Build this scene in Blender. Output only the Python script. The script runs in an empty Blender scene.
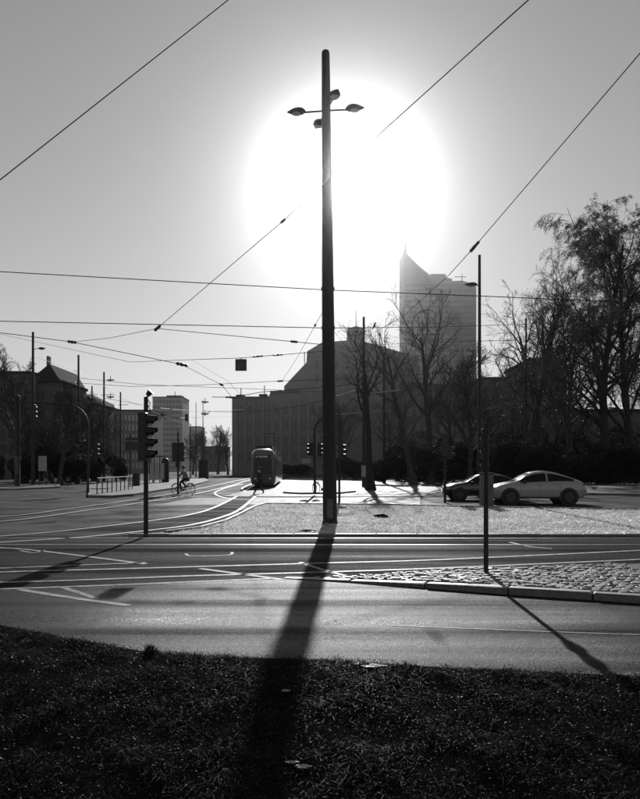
import bpy, bmesh, math, random
import numpy as np
from mathutils import Vector, Matrix

# ------------------------------------------------------------------ camera, sky, sun, exposure
F, CX, HY, H = 700.0, 320.0, 469.0, 1.65      # focal length and principal row in photo pixels, eye height in metres
scene = bpy.context.scene
cam_data = bpy.data.cameras.new('camera')
cam = bpy.data.objects.new('camera', cam_data)
scene.collection.objects.link(cam)
cam.location = (0, 0, H)
cam.rotation_euler = (math.radians(90), 0, 0)
cam_data.sensor_fit = 'HORIZONTAL'
cam_data.sensor_width = 36.0
cam_data.lens = 36.0 * F / 640.0
cam_data.shift_y = (HY - 399.5) / 640.0
cam_data.clip_start = 0.05
cam_data.clip_end = 5000
scene.camera = cam

SUN_AZ = math.atan2(25.0, F)                    # a little right of straight ahead
SUN_EL = math.atan2(291.0, math.hypot(25.0, F))
SUN_DIR = Vector((math.sin(SUN_AZ) * math.cos(SUN_EL), math.cos(SUN_AZ) * math.cos(SUN_EL), math.sin(SUN_EL)))

world = bpy.data.worlds.new('World')
scene.world = world
world.use_nodes = True
wn = world.node_tree
wn.nodes.clear()
w_out = wn.nodes.new('ShaderNodeOutputWorld')
w_bg = wn.nodes.new('ShaderNodeBackground')
w_sky = wn.nodes.new('ShaderNodeTexSky')
w_bw = wn.nodes.new('ShaderNodeRGBToBW')        # the photograph is black and white
w_sky.sky_type = 'NISHITA'
w_sky.sun_disc = False
w_sky.sun_elevation = SUN_EL
w_sky.sun_rotation = SUN_AZ
w_sky.altitude = 100
w_sky.air_density = 2.0
w_sky.dust_density = 0.15
w_sky.ozone_density = 1.0
w_bg.inputs['Strength'].default_value = 0.066
wn.links.new(w_sky.outputs[0], w_bw.inputs[0])
wn.links.new(w_bw.outputs[0], w_bg.inputs['Color'])
wn.links.new(w_bg.outputs[0], w_out.inputs['Surface'])

sun_data = bpy.data.lights.new('sun', 'SUN')
sun_data.energy = 4.6
sun_data.angle = math.radians(0.53)
sun_data.color = (1, 1, 1)
sun = bpy.data.objects.new('sun', sun_data)
scene.collection.objects.link(sun)
sun.location = SUN_DIR * 300
sun.rotation_euler = SUN_DIR.to_track_quat('Z', 'Y').to_euler()

scene.view_settings.view_transform = 'Standard'
scene.view_settings.look = 'None'
scene.view_settings.exposure = 0.0
scene.view_settings.gamma = 1.0
scene.view_settings.use_curve_mapping = False
scene.render.engine = 'CYCLES'
cy = scene.cycles
cy.use_denoising = True
cy.max_bounces = 6
cy.diffuse_bounces = 3
cy.glossy_bounces = 3
cy.transmission_bounces = 4
cy.volume_bounces = 0
cy.transparent_max_bounces = 8
cy.caustics_reflective = False
cy.caustics_refractive = False

HAZE_DENSITY = 0.00012
HAZE_ANISO = 0.96

# ------------------------------------------------------------------ helpers
rng = np.random.default_rng(7)
random.seed(7)
COL = scene.collection


def G(x, y, z=0.0):
    """photo pixel on the horizontal plane at height z -> point in metres"""
    Y = F * (H - z) / (y - HY)
    return Vector(((x - CX) / F * Y, Y, z))


def P(x, y, Y):
    """photo pixel at distance Y -> point in metres"""
    return Vector(((x - CX) / F * Y, Y, H + (HY - y) / F * Y))


def link(o, parent=None):
    COL.objects.link(o)
    if parent is not None:
        o.parent = parent
    return o


def tag(o, label=None, cat=None, group=None, kind=None):
    if label: o['label'] = label
    if cat: o['category'] = cat
    if group: o['group'] = group
    if kind: o['kind'] = kind
    return o


def thing(name, loc, label, cat, group=None, rz=0.0):
    o = bpy.data.objects.new(name, None)
    o.empty_display_size = 0.2
    link(o)
    o.location = loc
    o.rotation_euler = (0, 0, rz)
    return tag(o, label, cat, group)


def copy_tree(o, parent=None):
    c = o.copy()
    COL.objects.link(c)
    c.parent = parent
    for ch in list(o.children):
        copy_tree(ch, c)
    return c


def world_off(o):
    v = Vector((0, 0, 0))
    while o is not None:
        v += o.location
        o = o.parent
    return v


class MB:
    def __init__(self):
        self.v = []
        self.f = []

    def add(self, vs, fs):
        n = len(self.v)
        self.v.extend([tuple(p) for p in vs])
        self.f.extend([tuple(i + n for i in f) for f in fs])
        return self

    def box(self, c, s, rz=0.0):
        cx, cy_, cz = c
        hx, hy, hz = s[0] / 2, s[1] / 2, s[2] / 2
        ca, sa = math.cos(rz), math.sin(rz)
        vs = []
        for dz in (-hz, hz):
            for dx, dy in ((-hx, -hy), (hx, -hy), (hx, hy), (-hx, hy)):
                vs.append((cx + dx * ca - dy * sa, cy_ + dx * sa + dy * ca, cz + dz))
        return self.add(vs, [(3, 2, 1, 0), (4, 5, 6, 7), (0, 1, 5, 4), (1, 2, 6, 5), (2, 3, 7, 6), (3, 0, 4, 7)])

    def span(self, x0, x1, y0, y1, z0, z1):
        return self.box(((x0 + x1) / 2, (y0 + y1) / 2, (z0 + z1) / 2), (x1 - x0, y1 - y0, z1 - z0))

    def bevbox(self, c, s, b, rz=0.0):
        """box with chamfered vertical edges and a chamfered top"""
        hx, hy = s[0] / 2, s[1] / 2
        ca, sa = math.cos(rz), math.sin(rz)
        def ring(ix, iz, z):
            ps = [(-hx + b, -hy + ix), (hx - b, -hy + ix), (hx - ix, -hy + b), (hx - ix, hy - b),
                  (hx - b, hy - ix), (-hx + b, hy - ix), (-hx + ix, hy - b), (-hx + ix, -hy + b)]
            return [(c[0] + px * ca - py * sa, c[1] + px * sa + py * ca, z) for px, py in ps]
        z0, z1 = c[2] - s[2] / 2, c[2] + s[2] / 2
        rs = [ring(0, 0, z0), ring(0, 0, z1 - b), ring(b * 0.8, 0, z1)]
        vs = [p for r in rs for p in r]
        fs = [tuple(range(7, -1, -1)), tuple(range(16, 24))]
        for k in range(2):
            for i in range(8):
                j = (i + 1) % 8
                fs.append((k * 8 + i, k * 8 + j, k * 8 + 8 + j, k * 8 + 8 + i))
        return self.add(vs, fs)

    def tube(self, pts, rad, n=6, cap=True):
        pts = [Vector(p) for p in pts]
        if not hasattr(rad, '__len__'):
            rad = [rad] * len(pts)
        vs, fs = [], []
        prev = None
        for i, p in enumerate(pts):
            d = (pts[min(i + 1, len(pts) - 1)] - pts[max(i - 1, 0)]).normalized()
            if prev is None:
                a = Vector((0, 0, 1)) if abs(d.z) < 0.9 else Vector((1, 0, 0))
                u = d.cross(a).normalized()
            else:
                u = (prev - d * prev.dot(d)).normalized()
            w = d.cross(u)
            prev = u
            for k in range(n):
                t = 2 * math.pi * k / n
                vs.append(p + (u * math.cos(t) + w * math.sin(t)) * rad[i])
        for i in range(len(pts) - 1):
            for k in range(n):
                j = (k + 1) % n
                fs.append((i * n + k, i * n + j, i * n + n + j, i * n + n + k))
        if cap:
            fs.append(tuple(range(n - 1, -1, -1)))
            m = (len(pts) - 1) * n
            fs.append(tuple(range(m, m + n)))
        return self.add(vs, fs)

    def lathe(self, prof, origin=(0, 0, 0), n=16, axis='z', caps=True):
        """prof: list of (radius, height)"""
        vs, fs = [], []
        for r, h in prof:
            for k in range(n):
                t = 2 * math.pi * k / n
                a, b = r * math.cos(t), r * math.sin(t)
                p = {'z': (a, b, h), 'y': (a, h, b), 'x': (h, a, b)}[axis]
                vs.append((p[0] + origin[0], p[1] + origin[1], p[2] + origin[2]))
        for i in range(len(prof) - 1):
            for k in range(n):
                j = (k + 1) % n
                fs.append((i * n + k, i * n + j, i * n + n + j, i * n + n + k))
        if caps:
            fs.append(tuple(range(n - 1, -1, -1)))
            m = (len(prof) - 1) * n
            fs.append(tuple(range(m, m + n)))
        return self.add(vs, fs)

    def ellipsoid(self, c, r, n=12, m=8):
        vs, fs = [], []
        for i in range(m + 1):
            ph = -math.pi / 2 + math.pi * i / m
            cr = max(math.cos(ph), 0.02)
            for k in range(n):
                t = 2 * math.pi * k / n
                vs.append((c[0] + r[0] * cr * math.cos(t), c[1] + r[1] * cr * math.sin(t), c[2] + r[2] * math.sin(ph)))
        for i in range(m):
            for k in range(n):
                j = (k + 1) % n
                fs.append((i * n + k, i * n + j, i * n + n + j, i * n + n + k))
        fs.append(tuple(range(n - 1, -1, -1)))
        fs.append(tuple(range(m * n, m * n + n)))
        return self.add(vs, fs)

    def prism_xz(self, poly, y0, y1):
        """extrude an outline given in (x, z) along y"""
        n = len(poly)
        vs = [(x, y0, z) for x, z in poly] + [(x, y1, z) for x, z in poly]
        fs = [tuple(range(n)), tuple(range(2 * n - 1, n - 1, -1))]
        for i in range(n):
            j = (i + 1) % n
            fs.append((j, i, n + i, n + j))
        return self.add(vs, fs)

    def prism_xy(self, poly, z0, z1):
        n = len(poly)
        vs = [(x, y, z0) for x, y in poly] + [(x, y, z1) for x, y in poly]
        fs = [tuple(range(n - 1, -1, -1)), tuple(range(n, 2 * n))]
        for i in range(n):
            j = (i + 1) % n
            fs.append((i, j, n + j, n + i))
        return self.add(vs, fs)

    def mesh(self, name, mat, off=None, smooth=False):
        me = bpy.data.meshes.new(name)
        vs = self.v if off is None else [(p[0] - off[0], p[1] - off[1], p[2] - off[2]) for p in self.v]
        me.from_pydata(vs, [], self.f)
        bm = bmesh.new()
        bm.from_mesh(me)
        bmesh.ops.recalc_face_normals(bm, faces=bm.faces)
        bm.to_mesh(me)
        bm.free()
        if smooth:
            me.polygons.foreach_set('use_smooth', [True] * len(me.polygons))
            me.set_sharp_from_angle(angle=math.radians(40))
        me.materials.append(mat)
        me.update()
        return me

    def build(self, name, mat, parent=None, smooth=False, local=False):
        off = None
        if parent is not None and not local:
            off = world_off(parent)
        o = bpy.data.objects.new(name, self.mesh(name, mat, off, smooth))
        link(o, parent)
        return o

    def solo(self, name, mat, base, label, cat, group=None, smooth=False):
        """a thing that is one mesh with its origin at base"""
        base = Vector(base)
        o = bpy.data.objects.new(name, self.mesh(name, mat, base, smooth))
        o.location = base
        link(o)
        return tag(o, label, cat, group)


def raw_mesh(name, verts, faces_tri=None, faces_quad=None, mat=None, smooth=False):
    """fast mesh from numpy arrays"""
    me = bpy.data.meshes.new(name)
    verts = np.asarray(verts, dtype=np.float32).reshape(-1, 3)
    loops, starts, n = [], [], 0
    if faces_quad is not None and len(faces_quad):
        q = np.asarray(faces_quad, dtype=np.int32).reshape(-1, 4)
        loops.append(q.ravel())
        starts.append(n + 4 * np.arange(len(q), dtype=np.int32))
        n += 4 * len(q)
    if faces_tri is not None and len(faces_tri):
        t = np.asarray(faces_tri, dtype=np.int32).reshape(-1, 3)
        loops.append(t.ravel())
        starts.append(n + 3 * np.arange(len(t), dtype=np.int32))
        n += 3 * len(t)
    loops = np.concatenate(loops)
    starts = np.concatenate(starts)
    me.vertices.add(len(verts))
    me.vertices.foreach_set('co', verts.ravel())
    me.loops.add(len(loops))
    me.loops.foreach_set('vertex_index', loops)
    me.polygons.add(len(starts))
    me.polygons.foreach_set('loop_start', starts)
    if smooth:
        me.polygons.foreach_set('use_smooth', np.ones(len(starts), dtype=bool))
    me.update(calc_edges=True)
    me.validate()
    if mat: me.materials.append(mat)
    return me


# ------------------------------------------------------------------ materials (greys: the photograph is monochrome)
def mat_new(name):
    m = bpy.data.materials.new(name)
    m.use_nodes = True
    nt = m.node_tree
    return m, nt, nt.nodes['Principled BSDF']


def node(nt, t, **kw):
    n = nt.nodes.new(t)
    for k, v in kw.items():
        setattr(n, k, v)
    return n


def mix_val(nt, fac, a, b):
    """map 0..1 fac to a..b"""
    m = node(nt, 'ShaderNodeMapRange')
    m.inputs['From Min'].default_value = 0.3
    m.inputs['From Max'].default_value = 0.7
    m.inputs['To Min'].default_value = a
    m.inputs['To Max'].default_value = b
    nt.links.new(fac, m.inputs['Value'])
    return m.outputs[0]


def noise(nt, scale, detail=4, stretch=None, rough=0.6, coord='Object'):
    tc = node(nt, 'ShaderNodeTexCoord')
    n = node(nt, 'ShaderNodeTexNoise')
    n.inputs['Scale'].default_value = scale
    n.inputs['Detail'].default_value = detail
    n.inputs['Roughness'].default_value = rough
    if stretch:
        mp = node(nt, 'ShaderNodeMapping')
        mp.inputs['Scale'].default_value = stretch
        nt.links.new(tc.outputs[coord], mp.inputs['Vector'])
        nt.links.new(mp.outputs[0], n.inputs['Vector'])
    else:
        nt.links.new(tc.outputs[coord], n.inputs['Vector'])
    return n.outputs['Fac']


def simple(name, g, rough=0.6, metal=0.0, var=0.25, scale=6.0, bump=0.0, bscale=40.0, spec=0.5, coat=0.0):
    m, nt, b = mat_new(name)
    v = mix_val(nt, noise(nt, scale), g * (1 - var), g * (1 + var))
    cr = node(nt, 'ShaderNodeCombineColor')
    for i in range(3):
        nt.links.new(v, cr.inputs[i])
    nt.links.new(cr.outputs[0], b.inputs['Base Color'])
    b.inputs['Metallic'].default_value = metal
    b.inputs['Specular IOR Level'].default_value = spec
    b.inputs['Coat Weight'].default_value = coat
    nt.links.new(mix_val(nt, noise(nt, scale * 2.3), max(0.02, rough - 0.08), min(1.0, rough + 0.08)), b.inputs['Roughness'])
    if bump:
        bp = node(nt, 'ShaderNodeBump')
        bp.inputs['Strength'].default_value = bump
        bp.inputs['Distance'].default_value = 0.02
        nt.links.new(noise(nt, bscale), bp.inputs['Height'])
        nt.links.new(bp.outputs[0], b.inputs['Normal'])
    return m


def asphalt(name, g, rough=0.55, bump=0.6, spec=0.5, bands=True):
    """dark binder with light aggregate stones, polished wheel tracks along the road"""
    m, nt, b = mat_new(name)
    tc = node(nt, 'ShaderNodeTexCoord')
    vor = node(nt, 'ShaderNodeTexVoronoi')
    vor.inputs['Scale'].default_value = 95
    nt.links.new(tc.outputs['Object'], vor.inputs['Vector'])
    sep = node(nt, 'ShaderNodeSeparateColor')
    nt.links.new(vor.outputs['Color'], sep.inputs[0])
    stone = node(nt, 'ShaderNodeMath', operation='POWER')
    nt.links.new(sep.outputs[0], stone.inputs[0])
    stone.inputs[1].default_value = 3.0
    a2 = node(nt, 'ShaderNodeMapRange')
    a2.inputs['To Min'].default_value = 0.35
    a2.inputs['To Max'].default_value = 3.2
    nt.links.new(stone.outputs[0], a2.inputs['Value'])
    big = noise(nt, 0.35, 5, (0.25, 1.0, 1.0))
    a1 = mix_val(nt, big, g * 0.6, g * 1.5)
    mu = node(nt, 'ShaderNodeMath', operation='MULTIPLY')
    nt.links.new(a1, mu.inputs[0])
    nt.links.new(a2.outputs[0], mu.inputs[1])
    cr = node(nt, 'ShaderNodeCombineColor')
    for i in range(3):
        nt.links.new(mu.outputs[0], cr.inputs[i])
    nt.links.new(cr.outputs[0], b.inputs['Base Color'])
    wear = noise(nt, 1.0, 3, (0.07, 1.1, 1.0)) if bands else noise(nt, 0.5, 4)
    wr = mix_val(nt, wear, rough - 0.16, rough + 0.2)
    jit = node(nt, 'ShaderNodeMath', operation='MULTIPLY_ADD')
    nt.links.new(sep.outputs[1], jit.inputs[0])
    jit.inputs[1].default_value = 0.30
    nt.links.new(wr, jit.inputs[2])
    sb = node(nt, 'ShaderNodeMath', operation='SUBTRACT')
    sb.use_clamp = True
    nt.links.new(jit.outputs[0], sb.inputs[0])
    sb.inputs[1].default_value = 0.15
    nt.links.new(sb.outputs[0], b.inputs['Roughness'])
    # polished wheel tracks shine more than the rough asphalt between them
    nt.links.new(mix_val(nt, wear, spec * 1.7, spec * 0.25), b.inputs['Specular IOR Level'])
    bp = node(nt, 'ShaderNodeBump')
    bp.inputs['Strength'].default_value = bump
    bp.inputs['Distance'].default_value = 0.004
    vb = node(nt, 'ShaderNodeTexVoronoi')
    vb.inputs['Scale'].default_value = 130
    nt.links.new(tc.outputs['Object'], vb.inputs['Vector'])
    nt.links.new(vb.outputs['Distance'], bp.inputs['Height'])
    nt.links.new(bp.outputs[0], b.inputs['Normal'])
    return m


def grass_mat(name, lo, hi, trans=0.45, rough=0.4, spec=0.5, scale=3.0, mid=None):
    m, nt, b = mat_new(name)
    out = nt.nodes['Material Output']
    v = mix_val(nt, noise(nt, scale), lo, hi)
    v2 = mix_val(nt, noise(nt, 160, 1), 0.6, 1.4)
    if mid:
        v3 = mix_val(nt, noise(nt, mid, 3, None, 0.7), 0.25, 1.75)
        mm = node(nt, 'ShaderNodeMath', operation='MULTIPLY')
        nt.links.new(v2, mm.inputs[0])
        nt.links.new(v3, mm.inputs[1])
        v2 = mm.outputs[0]
    mu = node(nt, 'ShaderNodeMath', operation='MULTIPLY')
    nt.links.new(v, mu.inputs[0])
    nt.links.new(v2, mu.inputs[1])
    cr = node(nt, 'ShaderNodeCombineColor')
    for i in range(3):
        nt.links.new(mu.outputs[0], cr.inputs[i])
    nt.links.new(cr.outputs[0], b.inputs['Base Color'])
    b.inputs['Roughness'].default_value = rough
    b.inputs['Specular IOR Level'].default_value = spec
    tr = node(nt, 'ShaderNodeBsdfTranslucent')
    nt.links.new(cr.outputs[0], tr.inputs['Color'])
    mx = node(nt, 'ShaderNodeMixShader')
    mx.inputs[0].default_value = trans
    nt.links.new(b.outputs[0], mx.inputs[1])
    nt.links.new(tr.outputs[0], mx.inputs[2])
    nt.links.new(mx.outputs[0], out.inputs['Surface'])
    return m


M = {
    'asphalt': asphalt('road_asphalt', 0.015, 0.43, bump=1.0, spec=0.035),
    'asphalt_dark': asphalt('dark_asphalt', 0.018, 0.82, spec=0.02),
    'ground': asphalt('ground_paving', 0.03, 0.76, bands=False, spec=0.04),
    'pave': simple('pavement_slabs', 0.14, 0.68, spec=0.12, var=0.4, scale=0.8, bump=0.3, bscale=20),
    'paint': simple('road_paint', 0.19, 0.65, var=0.8, scale=7, spec=0.25, bump=0.2, bscale=60),
    'rail': simple('rail_steel', 0.6, 0.40, metal=1.0, var=0.15),
    'rail_dull': simple('dull_rail_steel', 0.17, 0.42, metal=1.0, var=0.3, scale=1.5),
    'groove': simple('rail_groove', 0.02, 0.8),
    'kerb': simple('kerb_granite', 0.13, 0.55, var=0.3, scale=18, bump=0.3, bscale=50),
    'sett': simple('sett_granite', 0.15, 0.6, var=0.5, scale=5, bump=0.4, bscale=40),
    'joint': simple('joint_sand', 0.05, 0.95, bump=0.4),
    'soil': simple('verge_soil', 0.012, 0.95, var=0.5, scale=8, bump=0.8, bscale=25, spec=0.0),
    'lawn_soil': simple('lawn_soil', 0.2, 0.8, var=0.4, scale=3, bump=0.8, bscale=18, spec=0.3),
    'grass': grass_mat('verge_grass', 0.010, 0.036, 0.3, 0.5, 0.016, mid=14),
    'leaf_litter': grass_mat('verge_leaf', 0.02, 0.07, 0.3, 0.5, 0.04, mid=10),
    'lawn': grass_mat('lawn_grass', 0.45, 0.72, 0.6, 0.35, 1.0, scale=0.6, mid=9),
    'steel_dark': simple('dark_painted_steel', 0.025, 0.6, var=0.2, spec=0.3),
    'steel': simple('galvanised_steel', 0.10, 0.5, metal=0.3, var=0.25),
    'steel_light': simple('pale_galvanised_steel', 0.30, 0.45, metal=0.4),
    'wire': simple('wire_steel', 0.03, 0.6),
    'ceramic': simple('insulator_ceramic', 0.05, 0.35),
    'black': simple('black_plastic', 0.015, 0.5),
    'lens': simple('signal_lens', 0.05, 0.15),
    'bark': simple('bark', 0.055, 0.9, var=0.5, scale=4, bump=0.6, bscale=12, spec=0.2),
    'bark_dark': simple('dark_bark', 0.03, 0.9, var=0.5, scale=4, bump=0.6, bscale=12, spec=0.2),
    'twig': simple('twig_bark', 0.05, 0.85, spec=0.2),
    'dryleaf': grass_mat('dry_leaf', 0.03, 0.07, 0.4, 0.5, 0.3),
    'evergreen': grass_mat('evergreen_leaf', 0.012, 0.03, 0.2, 0.8, 0.08),
    'stone_hall': simple('hall_stone', 0.20, 0.8, var=0.15, scale=0.2),
    'stone_dark': simple('dark_render', 0.10, 0.85, var=0.2, scale=0.3),
    'stone_pale': simple('pale_render', 0.38, 0.8, var=0.12, scale=0.2),
    'concrete': simple('tower_cladding', 0.25, 0.6, var=0.1, scale=0.1),
    'tower_band': simple('tower_window_band', 0.19, 0.5),
    'hall_window': simple('hall_window_glass', 0.12, 0.5),
    'roof': simple('roof_felt', 0.03, 0.9, spec=0.03),
    'glass': simple('window_glass', 0.025, 0.3, spec=0.35),
    'glass_pale': simple('pale_window_glass', 0.30, 0.2, spec=0.8),
    'car_white': simple('silver_car_paint', 0.30, 0.28, var=0.04, coat=0.6),
    'car_black': simple('black_car_paint', 0.012, 0.22, var=0.1, coat=0.6),
    'car_glass': simple('car_glass', 0.006, 0.08, spec=0.3),
    'rubber': simple('rubber', 0.012, 0.8),
    'rim': simple('alloy_rim', 0.06, 0.4, metal=0.5),
    'tail': simple('tail_lamp', 0.10, 0.2),
    'headlamp': simple('head_lamp', 0.55, 0.12),
    'tram': simple('tram_front_shaded', 0.03, 0.35, var=0.08, coat=0.4),  # front coloured darker to stand for its shade
    'tram_side_lit': simple('tram_side_sunlit', 0.10, 0.3, var=0.08, coat=0.5),  # body coloured lighter for the side the sun catches
    'display': simple('route_display', 0.55, 0.5, var=0.5, scale=12),
    'skin': simple('skin', 0.30, 0.6),
    'hair': simple('hair', 0.02, 0.6),
    'coat': simple('dark_coat', 0.02, 0.9),
    'jacket': simple('grey_jacket', 0.16, 0.9),
    'trousers': simple('dark_trousers', 0.02, 0.9),
    'sign_back': simple('sign_back', 0.06, 0.5),
    'sign_white': simple('white_sign_face', 0.6, 0.5, var=0.1),
    'litter': simple('pale_litter', 0.3, 0.6, var=0.3, scale=30),
    'lampglass': simple('lamp_glass', 0.35, 0.3),
}

# ------------------------------------------------------------------ ground, road, tracks
def edge_Y(x):
    return np.interp(x, [-14, -8, -5.2, -3.44, -2.4, -1.53, -0.6, 0.1, 0.83, 2.42, 4.5, 8, 14],
                     [13.0, 10.0, 8.4, 7.45, 6.8, 6.3, 6.12, 6.05, 5.86, 5.60, 5.4, 5.2, 5.0])


near_edge = [(x, float(edge_Y(x)) - 0.3) for x in np.linspace(-14, 14, 57)]
g_poly = [(-1000, 13.2)] + near_edge + [(1000, 4.7), (1000, 1250), (-1000, 1250)]
ground = MB().add([(x, y, -.012) for x, y in g_poly], [tuple(range(len(g_poly)))])
ground = tag(ground.build('ground', M['ground']), kind='structure')


road_poly = [(-90, 13.2)] + near_edge + [(90, 4.7), (90, 17.2), (-90, 17.2)]
road = MB()
n_ = len(road_poly)
road.add([(x, y, 0.0) for x, y in road_poly], [tuple(range(n_))])
road = tag(road.build('road', M['asphalt_dark']), kind='structure')
nr_top = [G(x, y) for x, y in [(-320, 600), (-60, 592), (16, 589.5), (100, 586.2), (200, 582.3), (283, 579.5), (450, 590), (640, 602), (760, 611), (1100, 640)]]
nr_poly = [(max(p.x, -40), p.y) for p in nr_top]
nr_low = [(x, float(edge_Y(x)) - 0.29) for x in np.linspace(-14, 14, 57)]
nr_low = [p for p in nr_low if nr_poly[0][0] <= p[0] <= nr_poly[-1][0]]
near_road = MB().add([(x, y, .004) for x, y in nr_low + list(reversed(nr_poly))], [tuple(range(len(nr_low) + len(nr_poly)))])
near_road = tag(near_road.build('near_carriageway', M['asphalt']), kind='structure')

def strip(pts, w, z, zt=None):
    """flat ribbon along ground points"""
    mb = MB()
    pts = [Vector((p[0], p[1], 0)) for p in pts]
    L, R = [], []
    for i, p in enumerate(pts):
        d = (pts[min(i + 1, len(pts) - 1)] - pts[max(i - 1, 0)]).normalized()
        nrm = Vector((-d.y, d.x, 0))
        L.append(p + nrm * w / 2 + Vector((0, 0, z)))
        R.append(p - nrm * w / 2 + Vector((0, 0, z)))
    m = len(pts)
    mb.add(L + R, [(i, i + 1, m + i + 1, m + i) for i in range(m - 1)])
    return mb


def smooth_poly(pts, k=6):
    """Catmull-Rom through ground points"""
    pts = [Vector(p) for p in pts]
    out = []
    for i in range(len(pts) - 1):
        p0, p1, p2, p3 = pts[max(i - 1, 0)], pts[i], pts[i + 1], pts[min(i + 2, len(pts) - 1)]
        for j in range(k):
            t = j / k
            out.append(0.5 * ((2 * p1) + (p2 - p0) * t + (2 * p0 - 5 * p1 + 4 * p2 - p3) * t * t + (3 * p1 - p0 - 3 * p2 + p3) * t ** 3))
    out.append(pts[-1])
    return out


paint_lines = [
    # (pixel polyline, width m)
    ([(-60, 546), (16, 549), (80, 556), (146, 564.5)], 0.12),
    ([(-60, 571), (16, 568), (80, 565.5), (146, 563)], 0.10),
    ([(-60, 575), (16, 572), (110, 569.5), (200, 567), (320, 563.5), (440, 560), (624, 551.5), (720, 547)], 0.13),
    ([(-60, 583.5), (34, 582), (120, 579), (200, 576), (290, 573.5), (440, 568.5), (624, 560.5), (720, 556)], 0.13),
    ([(-60, 591), (16, 589), (100, 586), (200, 582), (270, 579)], 0.11),
    ([(19, 590), (70, 598), (129, 606)], 0.11),
    ([(63, 588), (80, 593.5), (96, 599)], 0.10),
    ([(200, 569), (245, 575), (283, 580)], 0.11),
    ([(300, 562.5), (322, 570), (345, 576)], 0.09),
    ([(510, 542.5), (530, 547), (552, 549)], 0.09),
    ([(186, 554), (192, 556.5), (228, 555.5), (232, 552.5)], 0.06),
    ([(20, 551), (34, 553), (45, 550.5)], 0.07),
    ([(390, 626), (450, 628.5), (540, 632), (624, 635), (720, 638)], 0.03),
]
for pl, w in paint_lines:
    pts = [G(x, y) for x, y in pl]
    strip(smooth_poly(pts, 5), w, 0.008).build('lane_line', M['paint'], road)

# straight rails crossing the whole view
def track(name, rails, bed=0.0, rmat='rail'):
    root = bpy.data.objects.new(name, None)
    link(root)
    tag(root, kind='structure')
    if bed:
        A, B = smooth_poly(rails[0], 8), smooth_poly(rails[1], 8)
        lo = [a + (a - b).normalized() * bed for a, b in zip(A, B)]
        hi = [b + (b - a).normalized() * bed for a, b in zip(A, B)]
        m = len(lo)
        MB().add([(p.x, p.y, .003) for p in lo + hi], [(i, i + 1, m + i + 1, m + i) for i in range(m - 1)]).build('track_bed', M['asphalt_dark'], root)
    for pts in rails:
        sp = smooth_poly(pts, 8)
        strip(sp, 0.19, 0.010).build('rail_groove', M['groove'], root)
        r = MB()
        a = strip(sp, 0.11, 0.0)
        m = len(a.v) // 2
        Lt = [(p[0], p[1], 0.018) for p in a.v[:m]]
        Rt = [(p[0], p[1], 0.018) for p in a.v[m:]]
        r.add(Lt + Rt + a.v, [(i, i + 1, m + i + 1, m + i) for i in range(m - 1)] +
              [(i, i + 1, 2 * m + i + 1, 2 * m + i) for i in range(m - 1)] + [(m + i, m + i + 1, 3 * m + i + 1, 3 * m + i) for i in range(m - 1)])
        r.build('rail', M[rmat], root)
    return root


track('cross_track', [[(-80, 16.55, 0), (0, 16.55, 0), (80, 16.4, 0)], [(-80, 15.1, 0), (0, 15.1, 0), (80, 14.95, 0)]], rmat='rail_dull')


def gp(lst):
    return [G(x, y) for x, y in lst]


track('near_curved_track', [
    gp([(-80, 541.5), (15.6, 535.6), (80, 529.5), (145, 521.8), (186, 515.8), (212, 508.6), (235, 497.5), (249, 488.5), (257, 483.5), (263.5, 480)]) + [Vector((-9.3, 150, 0))],
    gp([(-80, 548), (15.6, 542), (90, 537), (149, 530.8), (190, 525.5), (220, 518), (240, 509.5), (256, 496), (267, 486), (271.5, 480)]) + [Vector((-7.84, 150, 0))]], .5)
track('far_curved_track', [
    gp([(-80, 522.5), (15.6, 515.8), (66, 509.4), (134, 500), (190, 490.6), (222, 484), (238, 480.5)]) + [Vector((-13.4, 150, 0))],
    gp([(-80, 527), (15.6, 520.5), (92, 509.9), (137.5, 503.5), (195, 494), (232, 485.5), (246, 481)]) + [Vector((-11.9, 150, 0))]])
track('crossover_track', [
    gp([(250, 500), (230, 499), (217, 495.5), (216, 492), (228, 487.5), (243, 484)]),
    gp([(262, 494), (248, 492), (242, 488.5), (248, 485.5), (255, 483)])])

# ---- cobbled island with granite kerb (right, near)
isl_front = [(283, 578.2), (330, 581), (390, 585.5), (450, 590.5), (512, 595), (580, 599.5), (640, 603.5), (760, 612)]
isl_back = [(283, 577), (330, 577), (390, 576.2), (450, 574.6), (512, 572.5), (580, 570), (640, 567.5), (760, 562)]
fr = [G(x, y) for x, y in isl_front]
bk = [G(x, y) for x, y in isl_back]
island = MB()
poly = [(p.x, p.y) for p in fr] + [(p.x, p.y) for p in reversed(bk)]
# inset base a little from the kerb
KH = 0.10
def isl_h(x): return KH * float(np.clip((x + .45) / 2.4, .12, 1))
nf = len(fr)
iv = [(p.x, p.y + .05, -.005) for p in fr] + [(p.x, p.y + .05, isl_h(p.x) - .035) for p in fr] + [(p.x, p.y, isl_h(p.x) - .035) for p in bk] + [(p.x, p.y, -.005) for p in bk]
fsx = []
for r_i in range(3):
    for i in range(nf - 1):
        fsx.append((r_i * nf + i, r_i * nf + i + 1, (r_i + 1) * nf + i + 1, (r_i + 1) * nf + i))
island.add(iv, fsx)
island = tag(island.build('traffic_island', M['joint']), kind='structure')


def poly_at(pts, x):
    return float(np.interp(x, [p.x for p in pts], [p.y for p in pts]))


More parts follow.
